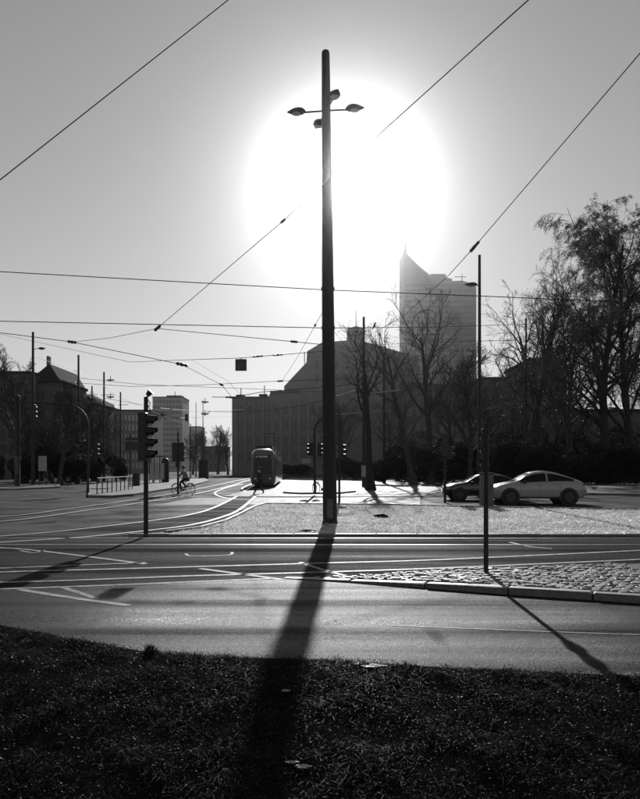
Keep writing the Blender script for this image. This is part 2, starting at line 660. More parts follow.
kx = fr[0].x
while kx < fr[-1].x - 0.5:
    L = 0.95 + 0.12 * random.random()
    if abs(kx) < 0.2: L = 1.0
    x1 = kx + L - 0.022
    y0, y1 = poly_at(fr, kx), poly_at(fr, x1)
    d = Vector((x1 - kx, y1 - y0, 0)).normalized()
    nn = Vector((-d.y, d.x, 0)) * 0.16
    dz = random.uniform(-0.006, 0.006) - KH
    h0, h1 = isl_h(kx), isl_h(x1)
    HH = (h0, h1, h1, h0)
    a, b_ = Vector((kx, y0 - .02, 0)), Vector((x1, y1 - .02, 0))
    c_, d_ = b_ + nn, a + nn
    k = MB()
    ins = 0.012
    bot = [(p.x, p.y, -0.01) for p in (a, b_, c_, d_)]
    mid = [(p.x, p.y, KH + dz - ins + q) for p, q in zip((a, b_, c_, d_), HH)]
    ctr = (a + b_ + c_ + d_) / 4
    top = [(p.x + (ctr.x - p.x) * .02, p.y + (ctr.y - p.y) * .12, KH + dz + q) for p, q in zip((a, b_, c_, d_), HH)]
    k.add(bot + mid + top, [(3, 2, 1, 0), (8, 9, 10, 11)] + [(i, (i + 1) % 4, 4 + (i + 1) % 4, 4 + i) for i in range(4)] + [(4 + i, 4 + (i + 1) % 4, 8 + (i + 1) % 4, 8 + i) for i in range(4)])
    k.build('kerb_stone', M['kerb'], island)
    kx += L

# setts: shared meshes
sett_meshes = []
for s in range(6):
    bm_ = MB()
    w, d, h = 0.105 + .025 * random.random(), 0.086 + .016 * random.random(), 0.045
    def r_(k): return [(sx * (w / 2 - k) + random.uniform(-.006, .006), sy * (d / 2 - k) + random.uniform(-.006, .006)) for sx, sy in ((-1, -1), (1, -1), (1, 1), (-1, 1))]
    bot, mid, top = r_(0), r_(0.002), r_(0.011)
    vs = [(x, y, -0.02) for x, y in bot] + [(x, y, h - .018) for x, y in mid] + [(x, y, h + random.uniform(-.004, .004)) for x, y in top]
    bm_.add(vs, [(8, 9, 10, 11)] + [(i, (i + 1) % 4, 4 + (i + 1) % 4, 4 + i) for i in range(4)] + [(4 + i, 4 + (i + 1) % 4, 8 + (i + 1) % 4, 8 + i) for i in range(4)])
    sett_meshes.append(bm_.mesh('sett', M['sett'], None, False))
sp_list = []
row = 0
y = 7.0
while y < 14.5:
    x = -0.9 + (row % 2) * 0.075
    while x < 9:
        xx = x + random.uniform(-.014, .014)
        yy = y + random.uniform(-.012, .012) + 0.10 * math.sin(x * .9)
        if poly_at(fr, xx) + 0.22 < yy < poly_at(bk, xx) - 0.06 and fr[0].x + .1 < xx < fr[-1].x - .1:
            sp_list.append((xx, yy))
        x += 0.128
    y += 0.104
    row += 1
# those that show largest and are in view come first
def in_view(p):
    px = CX + p[0] / p[1] * F
    return -5 < px < 645
vis = sorted([p for p in sp_list if in_view(p)], key=lambda p: p[1])
near_setts, rest = vis[:300], vis[300:] + [p for p in sp_list if not in_view(p)]
for p in near_setts:
    o = bpy.data.objects.new('sett', random.choice(sett_meshes))
    o.location = (p[0], p[1], isl_h(p[0]) - .04 + random.uniform(-.012, .008))
    o.rotation_euler = (random.uniform(-.09, .09), random.uniform(-.09, .09), random.uniform(-.14, .14))
    link(o, island)
mbs = MB()
for p in rest:
    me = random.choice(sett_meshes)
    dz = isl_h(p[0]) - .04 + random.uniform(-.012, .008)
    a = random.uniform(-.22, .22)
    tx, ty = random.uniform(-.09, .09), random.uniform(-.09, .09)
    ca, sa = math.cos(a), math.sin(a)
    mbs.add([(p[0] + v.co.x * ca - v.co.y * sa, p[1] + v.co.x * sa + v.co.y * ca, dz + v.co.z + v.co.x * tx + v.co.y * ty) for v in me.vertices], [tuple(q.vertices) for q in me.polygons])
tag(mbs.build('setts', M['sett'], island), kind='stuff')

# ---- lawn strip with kerb, the tall mast stands in it
lawn_front = [G(x, y) for x, y in [(128, 537.5), (200, 537), (330, 537), (640, 537), (900, 536.5)]]
lawn_px = [(128, 537.3), (165, 535), (200, 530.5), (226, 523), (244, 514), (256, 507.5), (266, 505), (330, 505.5), (400, 506.5), (500, 509), (640, 511.5), (900, 513)]
lawn_left = [G(x, y) for x, y in lawn_px]
lawn_poly = [(p.x, p.y) for p in lawn_left] + [(p.x, p.y) for p in reversed(lawn_front)][0:4]
LZ = 0.07
lawn = MB().prism_xy(lawn_poly, -0.01, LZ - 0.02)
lawn = tag(lawn.build('lawn', M['lawn_soil']), kind='structure')


def inside(px, py, poly):
    c = np.zeros(len(px), dtype=bool)
    n = len(poly)
    for i in range(n):
        x0, y0 = poly[i]
        x1, y1 = poly[(i + 1) % n]
        cond = ((y0 > py) != (y1 > py))
        xi = (x1 - x0) * (py - y0) / (y1 - y0 + 1e-12) + x0
        c ^= cond & (px < xi)
    return c


# kerb stones along the front of the lawn
kx = lawn_front[0].x
kerb_me = None
while kx < 24:
    b = MB().bevbox((0.49, 0, 0.025), (0.978, 0.14, 0.105), 0.012)
    if kerb_me is None:
        kerb_me = b.mesh('kerb_stone', M['kerb'])
    o = bpy.data.objects.new('kerb_stone', kerb_me)
    o.location = (kx, 17.0, random.uniform(-.006, .006))
    link(o, lawn)
    kx += 1.0
# kerb along the rear and the left sweep of the lawn
edge = lawn_left[1:]
for i in range(len(edge) - 1):
    a, b_ = edge[i], edge[i + 1]
    L = (b_ - a).length
    n = max(1, int(round(L / 1.4)))
    for j in range(min(n, 24)):
        p, q = a.lerp(b_, j / n), a.lerp(b_, (j + 1) / n)
        o = MB().bevbox(((p.x + q.x) / 2, (p.y + q.y) / 2, 0.05 + random.uniform(-.005, .005)), ((q - p).length - .02, 0.12, 0.12), 0.012, math.atan2(q.y - p.y, q.x - p.x))
        o.build('kerb_stone', M['kerb'], lawn)


def blades(name, px, py, pz, h, w, mat, lean=0.5, segs=2):
    n = len(px)
    az = rng.uniform(0, 2 * np.pi, n)
    ln = rng.uniform(0.1, 1.0, n) * lean
    la = rng.uniform(0, 2 * np.pi, n)
    ux, uy = np.cos(az) * w / 2, np.sin(az) * w / 2
    bx, by = np.cos(la) * ln * h, np.sin(la) * ln * h
    if segs == 2:
        V = np.zeros((n, 5, 3))
        V[:, 0] = np.stack([px - ux, py - uy, pz], 1)
        V[:, 1] = np.stack([px + ux, py + uy, pz], 1)
        V[:, 2] = np.stack([px - ux * .8 + bx * .35, py - uy * .8 + by * .35, pz + h * .6], 1)
        V[:, 3] = np.stack([px + ux * .8 + bx * .35, py + uy * .8 + by * .35, pz + h * .6], 1)
        V[:, 4] = np.stack([px + bx, py + by, pz + h * np.clip(1 - .38 * ln, .15, 1)], 1)
        b = 5 * np.arange(n)[:, None]
        q = b + np.array([[0, 1, 3, 2]])
        t = b + np.array([[2, 3, 4]])
        return raw_mesh(name, V, t, q, mat)
    V = np.zeros((n, 3, 3))
    V[:, 0] = np.stack([px - ux, py - uy, pz], 1)
    V[:, 1] = np.stack([px + ux, py + uy, pz], 1)
    V[:, 2] = np.stack([px + bx, py + by, pz + h * (1 - .3 * ln)], 1)
    t = 3 * np.arange(n)[:, None] + np.array([[0, 1, 2]])
    return raw_mesh(name, V, t, None, mat)


def lumpy(x, y, s=1.0):
    return (np.sin(x * 2.1 * s + 1.3 * np.sin(y * 1.7 * s)) + np.sin(y * 2.9 * s + 1.1 * np.sin(x * 2.3 * s + 1)) + np.sin((x + y) * 4.7 * s) * .5) / 2.5


N = 330000
lx = rng.uniform(-8, 20, N)
ly = 17.15 + (rng.uniform(0, 1, N) ** 1.25) * 15.5
ok = inside(lx, ly, lawn_poly) & (np.abs(lx / ly) < .52)
clump = .6 * lumpy(lx, ly, 1.7) + .7 * lumpy(lx + 5, ly, 6.3)
ok &= rng.uniform(-1.0, .8, N) < clump + .1
lx, ly = lx[ok], ly[ok]
lh = rng.uniform(.03, .085, len(lx)) * (1 + .65 * lumpy(lx, ly, 2.6))
me = blades('lawn_grass', lx, ly, np.full(len(lx), LZ - .03), lh, rng.uniform(.014, .032, len(lx)), M['lawn'], lean=1.1, segs=1)
lg = link(bpy.data.objects.new('lawn_grass', me))
tag(lg, 'short sunlit grass covering the strip around the tall lamp mast', 'grass', kind='stuff')

# ---- near verge, sloped away from the sun to darken the foreground
def verge_z(x, y):
    e = edge_Y(x)
    d = e - y
    base = 0.055 * np.clip(d / 0.25, 0, 1) - 0.08 * np.clip(d - 0.3, 0, 5) - 0.045 * np.clip(d - 0.3, 0, 5) ** 2
    return base + 0.03 * lumpy(x, y, 1.3) * np.clip(d / .5, 0, 1) + 0.02 * lumpy(x + 3, y, 4.1) * np.clip(d / .3, 0, 1)


gx = np.concatenate([[-1000, -200, -60, -25], np.linspace(-14, 14, 225), [25, 60, 200, 1000]])
gy = np.linspace(0, 1, 70)
vx = np.repeat(gx[:, None], len(gy), 1)
vy = edge_Y(vx) + 0.02 + (-300.0 - edge_Y(vx)) * gy[None, :] ** 5
vz = np.where(gy[None, :] < .001, -0.01, verge_z(vx, vy))
V = np.stack([vx, vy, vz], -1).reshape(-1, 3)
idx = np.arange(len(gx) * len(gy)).reshape(len(gx), len(gy))
Q = np.stack([idx[:-1, :-1], idx[:-1, 1:], idx[1:, 1:], idx[1:, :-1]], -1).reshape(-1, 4)
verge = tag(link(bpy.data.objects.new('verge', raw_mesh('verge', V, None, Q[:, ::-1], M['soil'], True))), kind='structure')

N = 230000
fy = rng.uniform(2.4, 9.5, N)
fx = rng.uniform(-1, 1, N) * (fy * .50 + .3)
e = edge_Y(fx) + 0.07 * lumpy(fx * 3, fy * 0, 2) + 0.05 * lumpy(fx * 9, fy * 0, 2)
ok = (fy < e + .02) & (rng.uniform(-1.6, 1, N) < lumpy(fx, fy, 2.2) + .35)
fx, fy = fx[ok], fy[ok]
near = np.clip((e[ok] - fy) / .3, .55, 1)
fh = rng.uniform(.012, .045, len(fx)) * (1.0 + .6 * lumpy(fx, fy, 2.6)) * (1 + .5 * lumpy(fx + 2, fy, 7.0)) * near
long_ = rng.uniform(0, 1, len(fx)) < .03
fh = np.where(long_, fh * 2.2, fh)
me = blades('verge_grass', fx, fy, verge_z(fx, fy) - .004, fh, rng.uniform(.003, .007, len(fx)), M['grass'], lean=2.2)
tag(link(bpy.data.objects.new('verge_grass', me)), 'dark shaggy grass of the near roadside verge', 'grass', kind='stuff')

# small weed leaves and dead leaves in the grass
N = 80000
wy = rng.uniform(2.4, 9.3, N)
wx = rng.uniform(-1, 1, N) * (wy * .50 + .3)
ok = (wy < edge_Y(wx) + .0) & (rng.uniform(-1.3, 1, N) < .5 * lumpy(wx + 7, wy, 1.8) + .7 * lumpy(wx, wy + 3, 6.1))
wx, wy = wx[ok], wy[ok]
n = len(wx)
wz = verge_z(wx, wy) + rng.uniform(.0, .04, n)
a = rng.uniform(0, 2 * np.pi, n)
s = rng.uniform(.003, .009, n) * (1 + .5 * (rng.uniform(0, 1, n) < .04))
t1 = np.stack([np.cos(a), np.sin(a), rng.uniform(-.6, .6, n)], 1) * s[:, None]
t2 = np.stack([-np.sin(a), np.cos(a), rng.uniform(-.6, .6, n)], 1) * s[:, None] * .7
c0 = np.stack([wx, wy, wz], 1)
V = np.stack([c0 - t1, c0 - t2, c0 + t1, c0 + t2], 1)
q = 4 * np.arange(n)[:, None] + np.array([[0, 1, 2, 3]])
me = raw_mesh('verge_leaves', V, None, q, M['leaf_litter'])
tag(link(bpy.data.objects.new('verge_leaves', me)), 'small weed leaves scattered through the dark verge grass', 'leaves', kind='stuff')


def verge_point(x, y):
    """point of the verge under a photo pixel"""
    d = Vector(((x - CX) / F, 1.0, (HY - y) / F))
    t = 3.0
    for _ in range(400):
        if H + d.z * t <= float(verge_z(d.x * t, t)):
            break
        t += 0.015
    return Vector((d.x * t, t, float(verge_z(d.x * t, t))))


def lump(c, r, seed, n=10, m=6, amp=.25):
    rr = random.Random(seed)
    b = MB().ellipsoid((0, 0, 0), r, n, m)
    b.v = [(c[0] + p[0] * (1 + rr.uniform(-amp, amp)), c[1] + p[1] * (1 + rr.uniform(-amp, amp)), c[2] + p[2] * (1 + rr.uniform(-amp, amp))) for p in b.v]
    return b


for i, (x, y, lab, r) in enumerate([
        (374, 668, 'crumpled pale scrap lying at the road edge right of the mast shadow', (.10, .05, .012)),
        (357, 666, 'thin pale scrap left of the crumpled one at the verge edge', (.04, .03, .010)),
        (286, 693, 'small pale scrap lying in the mast shadow on the grass', (.032, .02, .012)),
        (292, 766, 'flat pale scrap at the bottom of the mast shadow', (.045, .02, .010)),
        (303, 770, 'larger pale scrap at the bottom edge right of the mast shadow', (.05, .025, .012))]):
    p = verge_point(x, y)
    lump((p.x, p.y, p.z + .016), (r[0] * .8, r[1] * .8, r[2] * .6), i, n=14, amp=.6).solo('paper_scrap', M['litter'], p, lab, 'litter', 'pale scraps in the verge')
# dark tuft standing at the edge of the road
p = verge_point(150, 655)
tf = thing('grass_tuft', p, 'dark pointed tuft of grass standing up at the road edge on the left', 'grass tuft')
n = 260
a = rng.uniform(0, 6.28, n)
r = np.abs(rng.normal(0, .055, n))
me = blades('blades', r * np.cos(a), r * np.sin(a), np.full(n, -.01), rng.uniform(.07, .15, n) * np.clip(1.2 - r / .1, .3, 1), rng.uniform(.005, .01, n), M['grass'], lean=1.0)
tag(link(bpy.data.objects.new('blades', me), tf), kind='stuff')

# ---- pavements and islands in the middle distance
def slab(name, px, z, mat):
    pts = [G(x, y) for x, y in px]
    return tag(MB().prism_xy([(p.x, p.y) for p in pts], -0.01, z).build(name, mat), kind='structure')


plat = slab('tram_platform', [(88, 497.5), (112, 497.8), (134, 496), (160, 491.5), (190, 486.8), (209, 481.5), (205, 479), (150, 481), (88, 486)], 0.14, M['pave'])
slab('refuge_island', [(283, 493.6), (300, 494.6), (340, 494.2), (356, 492.6), (350, 491), (300, 491), (286, 492)], 0.13, M['pave'])
slab('pale_glint_slab', [(222, 496.5), (268, 496.8), (420, 496.8), (440, 492), (430, 480), (400, 477.5), (290, 477.5), (279, 480.5), (262, 488)], 0.02, M['pave'])  # paler slab added to stand for sun glint on the asphalt
slab('pavement', [(442, 492), (700, 497), (1000, 499), (1000, 486), (442, 483)], 0.12, M['pave'])
slab('left_pavement', [(-200, 489.5), (15, 490), (60, 488), (60, 484), (-200, 486)], 0.12, M['pave'])
MB().add([G(x, y, .0) for x, y in [(268, 503.6), (700, 506.5), (700, 499.5), (268, 497.2)]], [(0, 1, 2, 3)])
cyc = MB().add([Vector((p.x, p.y, -.004)) for p in [G(x, y) for x, y in [(150, 505.6), (230, 504.4), (420, 504.2), (420, 497.3), (196, 497.6)]]], [(0, 1, 2, 3, 4)])
tag(cyc.build('cycle_path', M['pave']), kind='structure')

# ------------------------------------------------------------------ buildings
def win_rows(mb, x0, x1, z0, z1, y, nx, nz, fx=.55, fz=.6, dep=.12):
    """recess-like window panes standing just proud of a facade at y (facing the viewer)"""
    cw, ch = (x1 - x0) / nx, (z1 - z0) / nz
    for i in range(nx):
        for j in range(nz):
            cx_, cz_ = x0 + (i + .5) * cw, z0 + (j + .5) * ch
            mb.span(cx_ - cw * fx / 2, cx_ + cw * fx / 2, y - dep, y + .05, cz_ - ch * fz / 2, cz_ + ch * fz / 2)
    return mb


def X(x, Y): return (x - CX) / F * Y
def Z(y, Y): return H + (HY - y) / F * Y

# concert hall with stepped roof
Yh = 180.0
hall = thing('concert_hall', (X(318, Yh), Yh, 0), 'large hazy grey hall with stepped and gabled roofline behind the tall lamp mast', 'building')
def outl(px, Yd): return [(X(x, Yd), Z(y, Yd)) for x, y in px]
def foot(x, Yd): return (X(x, Yd), -0.5)
w = MB().prism_xz([foot(232, 178), foot(330, 178), (X(330, 178), Z(391, 178)), (X(290, 178), Z(391, 178)), (X(271, 178), Z(392, 178)), (X(268, 178), Z(397, 178)), (X(232, 178), Z(397, 178))], 178, 205)
w.build('wall', M['stone_hall'], hall)
w = MB().prism_xz([foot(284, 186), foot(420, 186)] + outl([(420, 357), (404, 352.5), (366, 341.5), (347, 340), (322, 342), (307, 351), (306.5, 362), (284, 386)], 186), 186.5, 225)
w.build('wall', M['stone_hall'], hall)
w = MB().prism_xz([foot(404, 175), foot(480, 175)] + outl([(480, 384), (404, 380)], 175), 179, 200)
w.build('wall', M['stone_dark'], hall)
tur = MB().prism_xz(outl([(347.5, 345), (365, 345), (365, 328.5), (356, 326), (347.5, 328.5)], 192), 192, 198).build('turret', M['stone_hall'], hall)
MB().tube([P(356, 326.5, 195), P(356, 310, 195)], [.12, .05], 5).build('mast', M['steel_dark'], tur)
MB().span(X(350, 191.8), X(362, 191.8), 191.7, 192.05, Z(336, 192), Z(331, 192)).build('louvre', M['glass'], tur)
# parapets and roof machinery
MB().span(X(231, 177.5), X(268, 177.5), 177.6, 178.4, Z(398.5, 178), Z(396.6, 178)).build('parapet', M['stone_dark'], hall)
MB().span(X(270, 177.5), X(300, 177.5), 177.6, 178.4, Z(393, 178), Z(391, 178)).build('parapet', M['stone_dark'], hall)
for (a, b_, c_) in ((236, 244, 394.6), (259, 267, 394.0)):
    MB().span(X(a, 180), X(b_, 180), 180, 184, Z(397, 180) - .2, Z(c_, 180)).build('roof_plant', M['roof'], hall)
for x_, yt in ((241, 388), (264.5, 385.5), (304.5, 352)):
    MB().tube([P(x_, 398 if x_ < 300 else 364, 180 if x_ < 300 else 190), P(x_, yt, 180 if x_ < 300 else 190)], .12, 5).build('roof_vent', M['steel_dark'], hall)
for i, x_ in enumerate(np.linspace(236, 326, 11)):
    MB().span(X(x_, 177.8) - .35, X(x_, 177.8) + .35, 177.55, 178.1, 0, Z(400, 178)).build('pilaster', M['stone_hall'], hall)
ww = win_rows(MB(), X(236, 178), X(326, 178), 3, Z(402, 178), 178, 10, 4, .4, .55)
tag(ww.build('window_grid', M['hall_window'], hall), kind='stuff')
ww = win_rows(MB(), X(312, 186), X(402, 186), 24, Z(358, 186), 186.5, 9, 2, .3, .55)
tag(ww.build('window_grid', M['hall_window'], hall), kind='stuff')
ww = win_rows(MB(), X(406, 179), X(478, 179), 2, Z(388, 179), 179, 9, 5, .5, .55)
tag(ww.build('window_grid', M['hall_window'], hall), kind='stuff')

# tower with the sloping curved top
Yt = 454.0
tower = thing('office_tower', (X(440, Yt), Yt, 0), 'tall hazy tower with concave slanting top rising behind the bare trees', 'building')
top = [(404, 250), (409, 256), (415, 262.2), (421, 267.8), (427, 272.6), (431, 275.3), (431, 273.8), (446, 274), (446, 277.5), (452, 278.5), (452, 281), (462, 280.5), (476, 284.5)]
w = MB().prism_xz([foot(404, Yt), foot(476, Yt)] + list(reversed(outl(top, Yt))), Yt, Yt + 26)
w.build('wall', M['concrete'], tower)
MB().tube([P(405.3, 252, Yt + 6), P(405.3, 236, Yt + 6)], [.5, .15], 6).build('antenna', M['steel_dark'], tower)
MB().tube([P(462, 281, Yt + 6), P(462, 273, Yt + 6)], [.3, .15], 6).build('antenna', M['steel_dark'], tower)
MB().span(X(456, Yt), X(468, Yt), Yt + 5.8, Yt + 6.2, Z(274.6, Yt), Z(274.0, Yt)).build('antenna', M['steel_dark'], tower)
ww = MB()
for k in range(34):
    z0 = 3 + k * 3.55
    ww.span(X(404.6, Yt), X(475.4, Yt), Yt - .25, Yt + .1, z0, z0 + 1.6)
tag(ww.build('window_band', M['tower_band'], tower), kind='stuff')
for i, x_ in enumerate(np.linspace(404.6, 475.4, 7)):
    MB().span(X(x_, Yt) - .5, X(x_, Yt) + .5, Yt - .5, Yt - .26, 0, 120 if i else 135).build('pilaster', M['concrete'], tower)


def block(name, label, x0, x1, ytop, Yd, depth, mat, nx, nz, wmat='glass', fx=.55, fz=.55, roof=None):
    b = thing(name, (X((x0 + x1) / 2, Yd), Yd, 0), label, 'building')
    h = Z(ytop, Yd)
    MB().span(X(x0, Yd), X(x1, Yd), Yd, Yd + depth, -.5, h).build('wall', M[mat], b)
    MB().span(X(x0, Yd) - .25, X(x1, Yd) + .25, Yd - .25, Yd + depth + .25, h + .003, h + .5).build('cornice', M['roof'], b)
    if nx:
        tag(win_rows(MB(), X(x0, Yd) + .6, X(x1, Yd) - .6, 1.0, h - .8, Yd, nx, nz, fx, fz).build('window_grid', M[wmat], b), kind='stuff')
    if roof:
        pts = [(X(x0, Yd) - .4, h + .45), (X(x1, Yd) + .4, h + .45)] + [(X(px_, Yd), Z(py_, Yd)) for px_, py_ in roof]
        MB().prism_xz(pts, Yd - .3, Yd + depth).build('roof', M['roof'], b)
    return b


hr = block('high_rise', 'pale slab high-rise with flat roof above the cyclist', 152.5, 182.5, 397.5, 400, 20, 'stone_pale', 9, 13, 'stone_hall', .7, .5)
MB().span(X(166, 402), X(181, 402), 403, 412, Z(397, 402), Z(395.2, 402)).build('roof_plant', M['roof'], hr)
MB().tube([P(175, 396, 405), P(175, 391.5, 405)], .2, 5).build('antenna', M['steel_dark'], hr)
ob = block('office_block', 'mid-rise office block with rows of pale windows left of the high-rise', 107, 152, 411, 250, 18, 'stone_hall', 11, 6, 'glass_pale', .55, .6)
block('office_block', 'dark wing joining the pale-windowed office block on its left', 92, 106.5, 407, 240, 20, 'stone_dark', 4, 6)
block('far_block', 'distant pale low block right of the slab high-rise', 183.5, 200, 427, 480, 20, 'stone_pale', 6, 5, 'stone_hall')
block('far_block', 'low distant dark block at the end of the tram street', 200.5, 226, 447, 420, 20, 'stone_dark', 6, 3)
block('town_house', 'dark flat-topped house at the far left behind the mast with a lamp', -40, 31, 374, 125, 14, 'stone_dark', 9, 6)
block('town_house', 'dark house with a steep slanting roof left behind the bare trees', 31.5, 61, 383, 128, 14, 'stone_dark', 4, 6, roof=[(60.5, 380.5), (50, 364)])
th = [o for o in bpy.data.objects if o.get('label', '').startswith('dark house with a steep')][0]
MB().span(X(46.5, 130), X(48.5, 130), 130, 131.2, Z(384, 130), Z(356, 130)).build('chimney', M['stone_dark'], th)
MB().span(X(52, 134), X(59, 134), 134, 138, Z(384, 134), Z(368, 134)).build('attic', M['stone_dark'], th)
block('town_house', 'dark house with a mono-pitch roof left of the office block', 62, 92, 404, 150, 16, 'stone_dark', 5, 5, roof=[(90, 397), (73, 389)])
block('city_house', 'dark flat-roofed house showing between bare trees on the right', 530, 567, 361, 120, 16, 'stone_dark', 6, 6)
block('city_house', 'lower dark house right of the tall mast with sign post', 481, 529, 380, 122, 16, 'stone_dark', 8, 5)
block('city_house', 'low dark house behind the large drooping tree', 568, 760, 412, 118, 16, 'stone_dark', 16, 3)

# ------------------------------------------------------------------ trees
def tube_arrays(polys, radii, sides):
    """polys (N,K,3), radii (N,K)"""
    N, K, _ = polys.shape
    d = polys[:, -1] - polys[:, 0]
    d /= np.linalg.norm(d, axis=1, keepdims=True) + 1e-9
    ref = np.where(np.abs(d[:, 2:3]) < .8, np.array([[0, 0, 1.0]]), np.array([[1.0, 0, 0]]))
    u = np.cross(d, ref)
    u /= np.linalg.norm(u, axis=1, keepdims=True) + 1e-9
    w = np.cross(d, u)
    ang = 2 * np.pi * np.arange(sides) / sides
    ring = u[:, None, :] * np.cos(ang)[None, :, None] + w[:, None, :] * np.sin(ang)[None, :, None]
    V = polys[:, :, None, :] + ring[:, None, :, :] * radii[:, :, None, None]
    base = (np.arange(N) * K * sides)[:, None, None]
    k = np.arange(K - 1)[None, :, None] * sides
    s = np.arange(sides)[None, None, :]
    s2 = (s + 1) % sides
    a = base + k + s
    b = base + k + s2
    Q = np.stack([a, b, b + sides, a + sides], -1).reshape(-1, 4)
    return V.reshape(-1, 3), Q


def grow(r, start, dirs, length, rad, K, wob, trop, taper=.25):
    """polylines from start points; trop = vertical pull per step"""
    n = len(start)
    pts = np.zeros((n, K, 3))
    pts[:, 0] = start
    d = dirs / (np.linalg.norm(dirs, axis=1, keepdims=True) + 1e-9)
    step = (length / (K - 1))[:, None]
    for k in range(1, K):
        d = d + r.normal(0, wob, (n, 3))
        d[:, 2] += trop
        d /= np.linalg.norm(d, axis=1, keepdims=True) + 1e-9
        pts[:, k] = pts[:, k - 1] + d * step
    t = np.linspace(0, 1, K)[None, :]
    rr = rad[:, None] * (1 - (1 - taper) * t)
    return pts, rr


def children(r, pts, rr, per, t0, t1, ang, lenratio, plen, radratio, rmin, up=0.0):
    N, K, _ = pts.shape
    n = N * per
    pi = np.repeat(np.arange(N), per)
    t = t0 + (t1 - t0) * ((np.tile(np.arange(per), N) + r.uniform(0, 1, n)) / per)
    fk = t * (K - 1)
    k0 = np.minimum(fk.astype(int), K - 2)
    f = (fk - k0)[:, None]
    p = pts[pi, k0] * (1 - f) + pts[pi, k0 + 1] * f
    tan = pts[pi, k0 + 1] - pts[pi, k0]
    tan /= np.linalg.norm(tan, axis=1, keepdims=True) + 1e-9
    rad = (rr[pi, k0] * (1 - f[:, 0]) + rr[pi, k0 + 1] * f[:, 0]) * radratio
    rnd = r.normal(0, 1, (n, 3))
    perp = rnd - tan * (rnd * tan).sum(1, keepdims=True)
    perp /= np.linalg.norm(perp, axis=1, keepdims=True) + 1e-9
    a = r.normal(ang, ang * .25, n)[:, None]
    d = tan * np.cos(a) + perp * np.sin(a)
    d[:, 2] += up
    L = plen[pi] * lenratio * (1.15 - .6 * t) * r.uniform(.65, 1.25, n)
    return p, d, L, np.maximum(rad, rmin)


def make_tree_meshes(seed, h, style='open', twig_r=.012, dens=1.0, lean=(0, 0), fork=.35, leafy=0, fine=1.0):
    r = np.random.default_rng(seed)
    z = lambda v: np.array([v], dtype=float)
    tr = h * .016 + .06
    if style == 'weep':
        t0, tr0 = grow(r, np.zeros((1, 3)), np.array([[lean[0], lean[1], 1.0]]), z(h * .86), z(tr), 9, .05, .02, .2)
        L1 = children(r, t0, tr0, int(20 * dens), .22, .97, .95, .52, z(h * .8), .5, .03, .25)
        b1, br1 = grow(r, *L1, 7, .10, .0, .2)
        L2 = children(r, b1, br1, 9, .2, 1, .7, .42, L1[2], .5, .016, .15)
        b2, br2 = grow(r, *L2, 6, .14, -.10, .25)
        L3 = children(r, b2, br2, 9, .15, 1, .65, .55, L2[2], .55, twig_r, .0)
        b3, br3 = grow(r, *L3, 6, .12, -.28, .3)
        L4 = children(r, b3, br3, 7, .2, 1, .6, .6, L3[2], .7, twig_r * .8, 0)
        b4, br4 = grow(r, *L4, 4, .12, -.32, .4)
        big, small = [(t0, tr0, 9), (b1, br1, 6), (b2, br2, 4)], [(b3, br3, 3), (b4, br4, 3)]
        tips = b4
    else:
        t0, tr0 = grow(r, np.zeros((1, 3)), np.array([[lean[0], lean[1], 1.0]]), z(h * .72), z(tr), 9, .055, .03, .3)
        L1 = children(r, t0, tr0, int(15 * dens), fork, 1.0, .66, .60, z(h * .72), .60, .05, .12)
        b1, br1 = grow(r, *L1, 7, .13, .07, .22)
        L2 = children(r, b1, br1, int(8 * fine), .18, 1, .72, .52, L1[2], .6, .03, .05)
        b2, br2 = grow(r, *L2, 6, .15, .05, .25)
        L3 = children(r, b2, br2, int(7 * fine), .15, 1, .7, .55, L2[2], .6, twig_r * 1.3, .0)
        b3, br3 = grow(r, *L3, 5, .16, .02, .3)
        L4 = children(r, b3, br3, max(3, int(5 * fine)), .2, 1, .62, .55, L3[2], .7, twig_r, 0)
        b4, br4 = grow(r, *L4, 4, .16, .0, .4)
        big, small = [(t0, tr0, 9), (b1, br1, 6), (b2, br2, 4)], [(b3, br3, 3), (b4, br4, 3)]
        tips = b4
    out = []
    # root flare
    tr0[0, 0] *= 1.5
    for grp in (big, small):
        VV, QQ, n = [], [], 0
        for pts, rr, s in grp:
            v, q = tube_arrays(pts, rr, s)
            VV.append(v)
            QQ.append(q + n)
            n += len(v)
        out.append((np.concatenate(VV), np.concatenate(QQ)))
    leaves = None
    if leafy:
        T = tips.reshape(-1, 3)
        pick = r.integers(0, len(T), leafy)
        c = T[pick] + r.normal(0, .08, (leafy, 3))
        a = r.normal(0, 1, (leafy, 3))
        a /= np.linalg.norm(a, axis=1, keepdims=True)
        b = np.cross(a, r.normal(0, 1, (leafy, 3)))
        b /= np.linalg.norm(b, axis=1, keepdims=True) + 1e-9
        s = r.uniform(.03, .065, leafy)[:, None]
        V = np.stack([c - a * s, c - b * s * .6, c + a * s, c + b * s * .6], 1).reshape(-1, 3)
        leaves = (V, (4 * np.arange(leafy)[:, None] + np.array([[0, 1, 2, 3]])))
    return out[0], out[1], leaves


def tree(x, ytop, ybase, seed, label, group, style='open', name='bare_tree', bark='bark', rz=0.0, **kw):
    p = G(x, ybase)
    h = Z(ytop, p.y)
    big, small, leaves = make_tree_meshes(seed, h, style, twig_r=max(.006, p.y * .00019), **kw)
    zmax = max(big[0][:, 2].max(), small[0][:, 2].max())
    sc = h / zmax
    t = thing(name, (p.x, p.y, -.05), label, 'tree', group)
    link(bpy.data.objects.new('trunk', raw_mesh('trunk', big[0] * sc, None, big[1], M[bark], True)), t)
    cr_ = link(bpy.data.objects.new('crown', raw_mesh('crown', small[0] * sc, None, small[1], M['twig'], True)), t)
    if leaves:
        link(bpy.data.objects.new('leaves', raw_mesh('leaves', leaves[0] * sc, None, leaves[1], M['dryleaf'])), cr_)
    return t


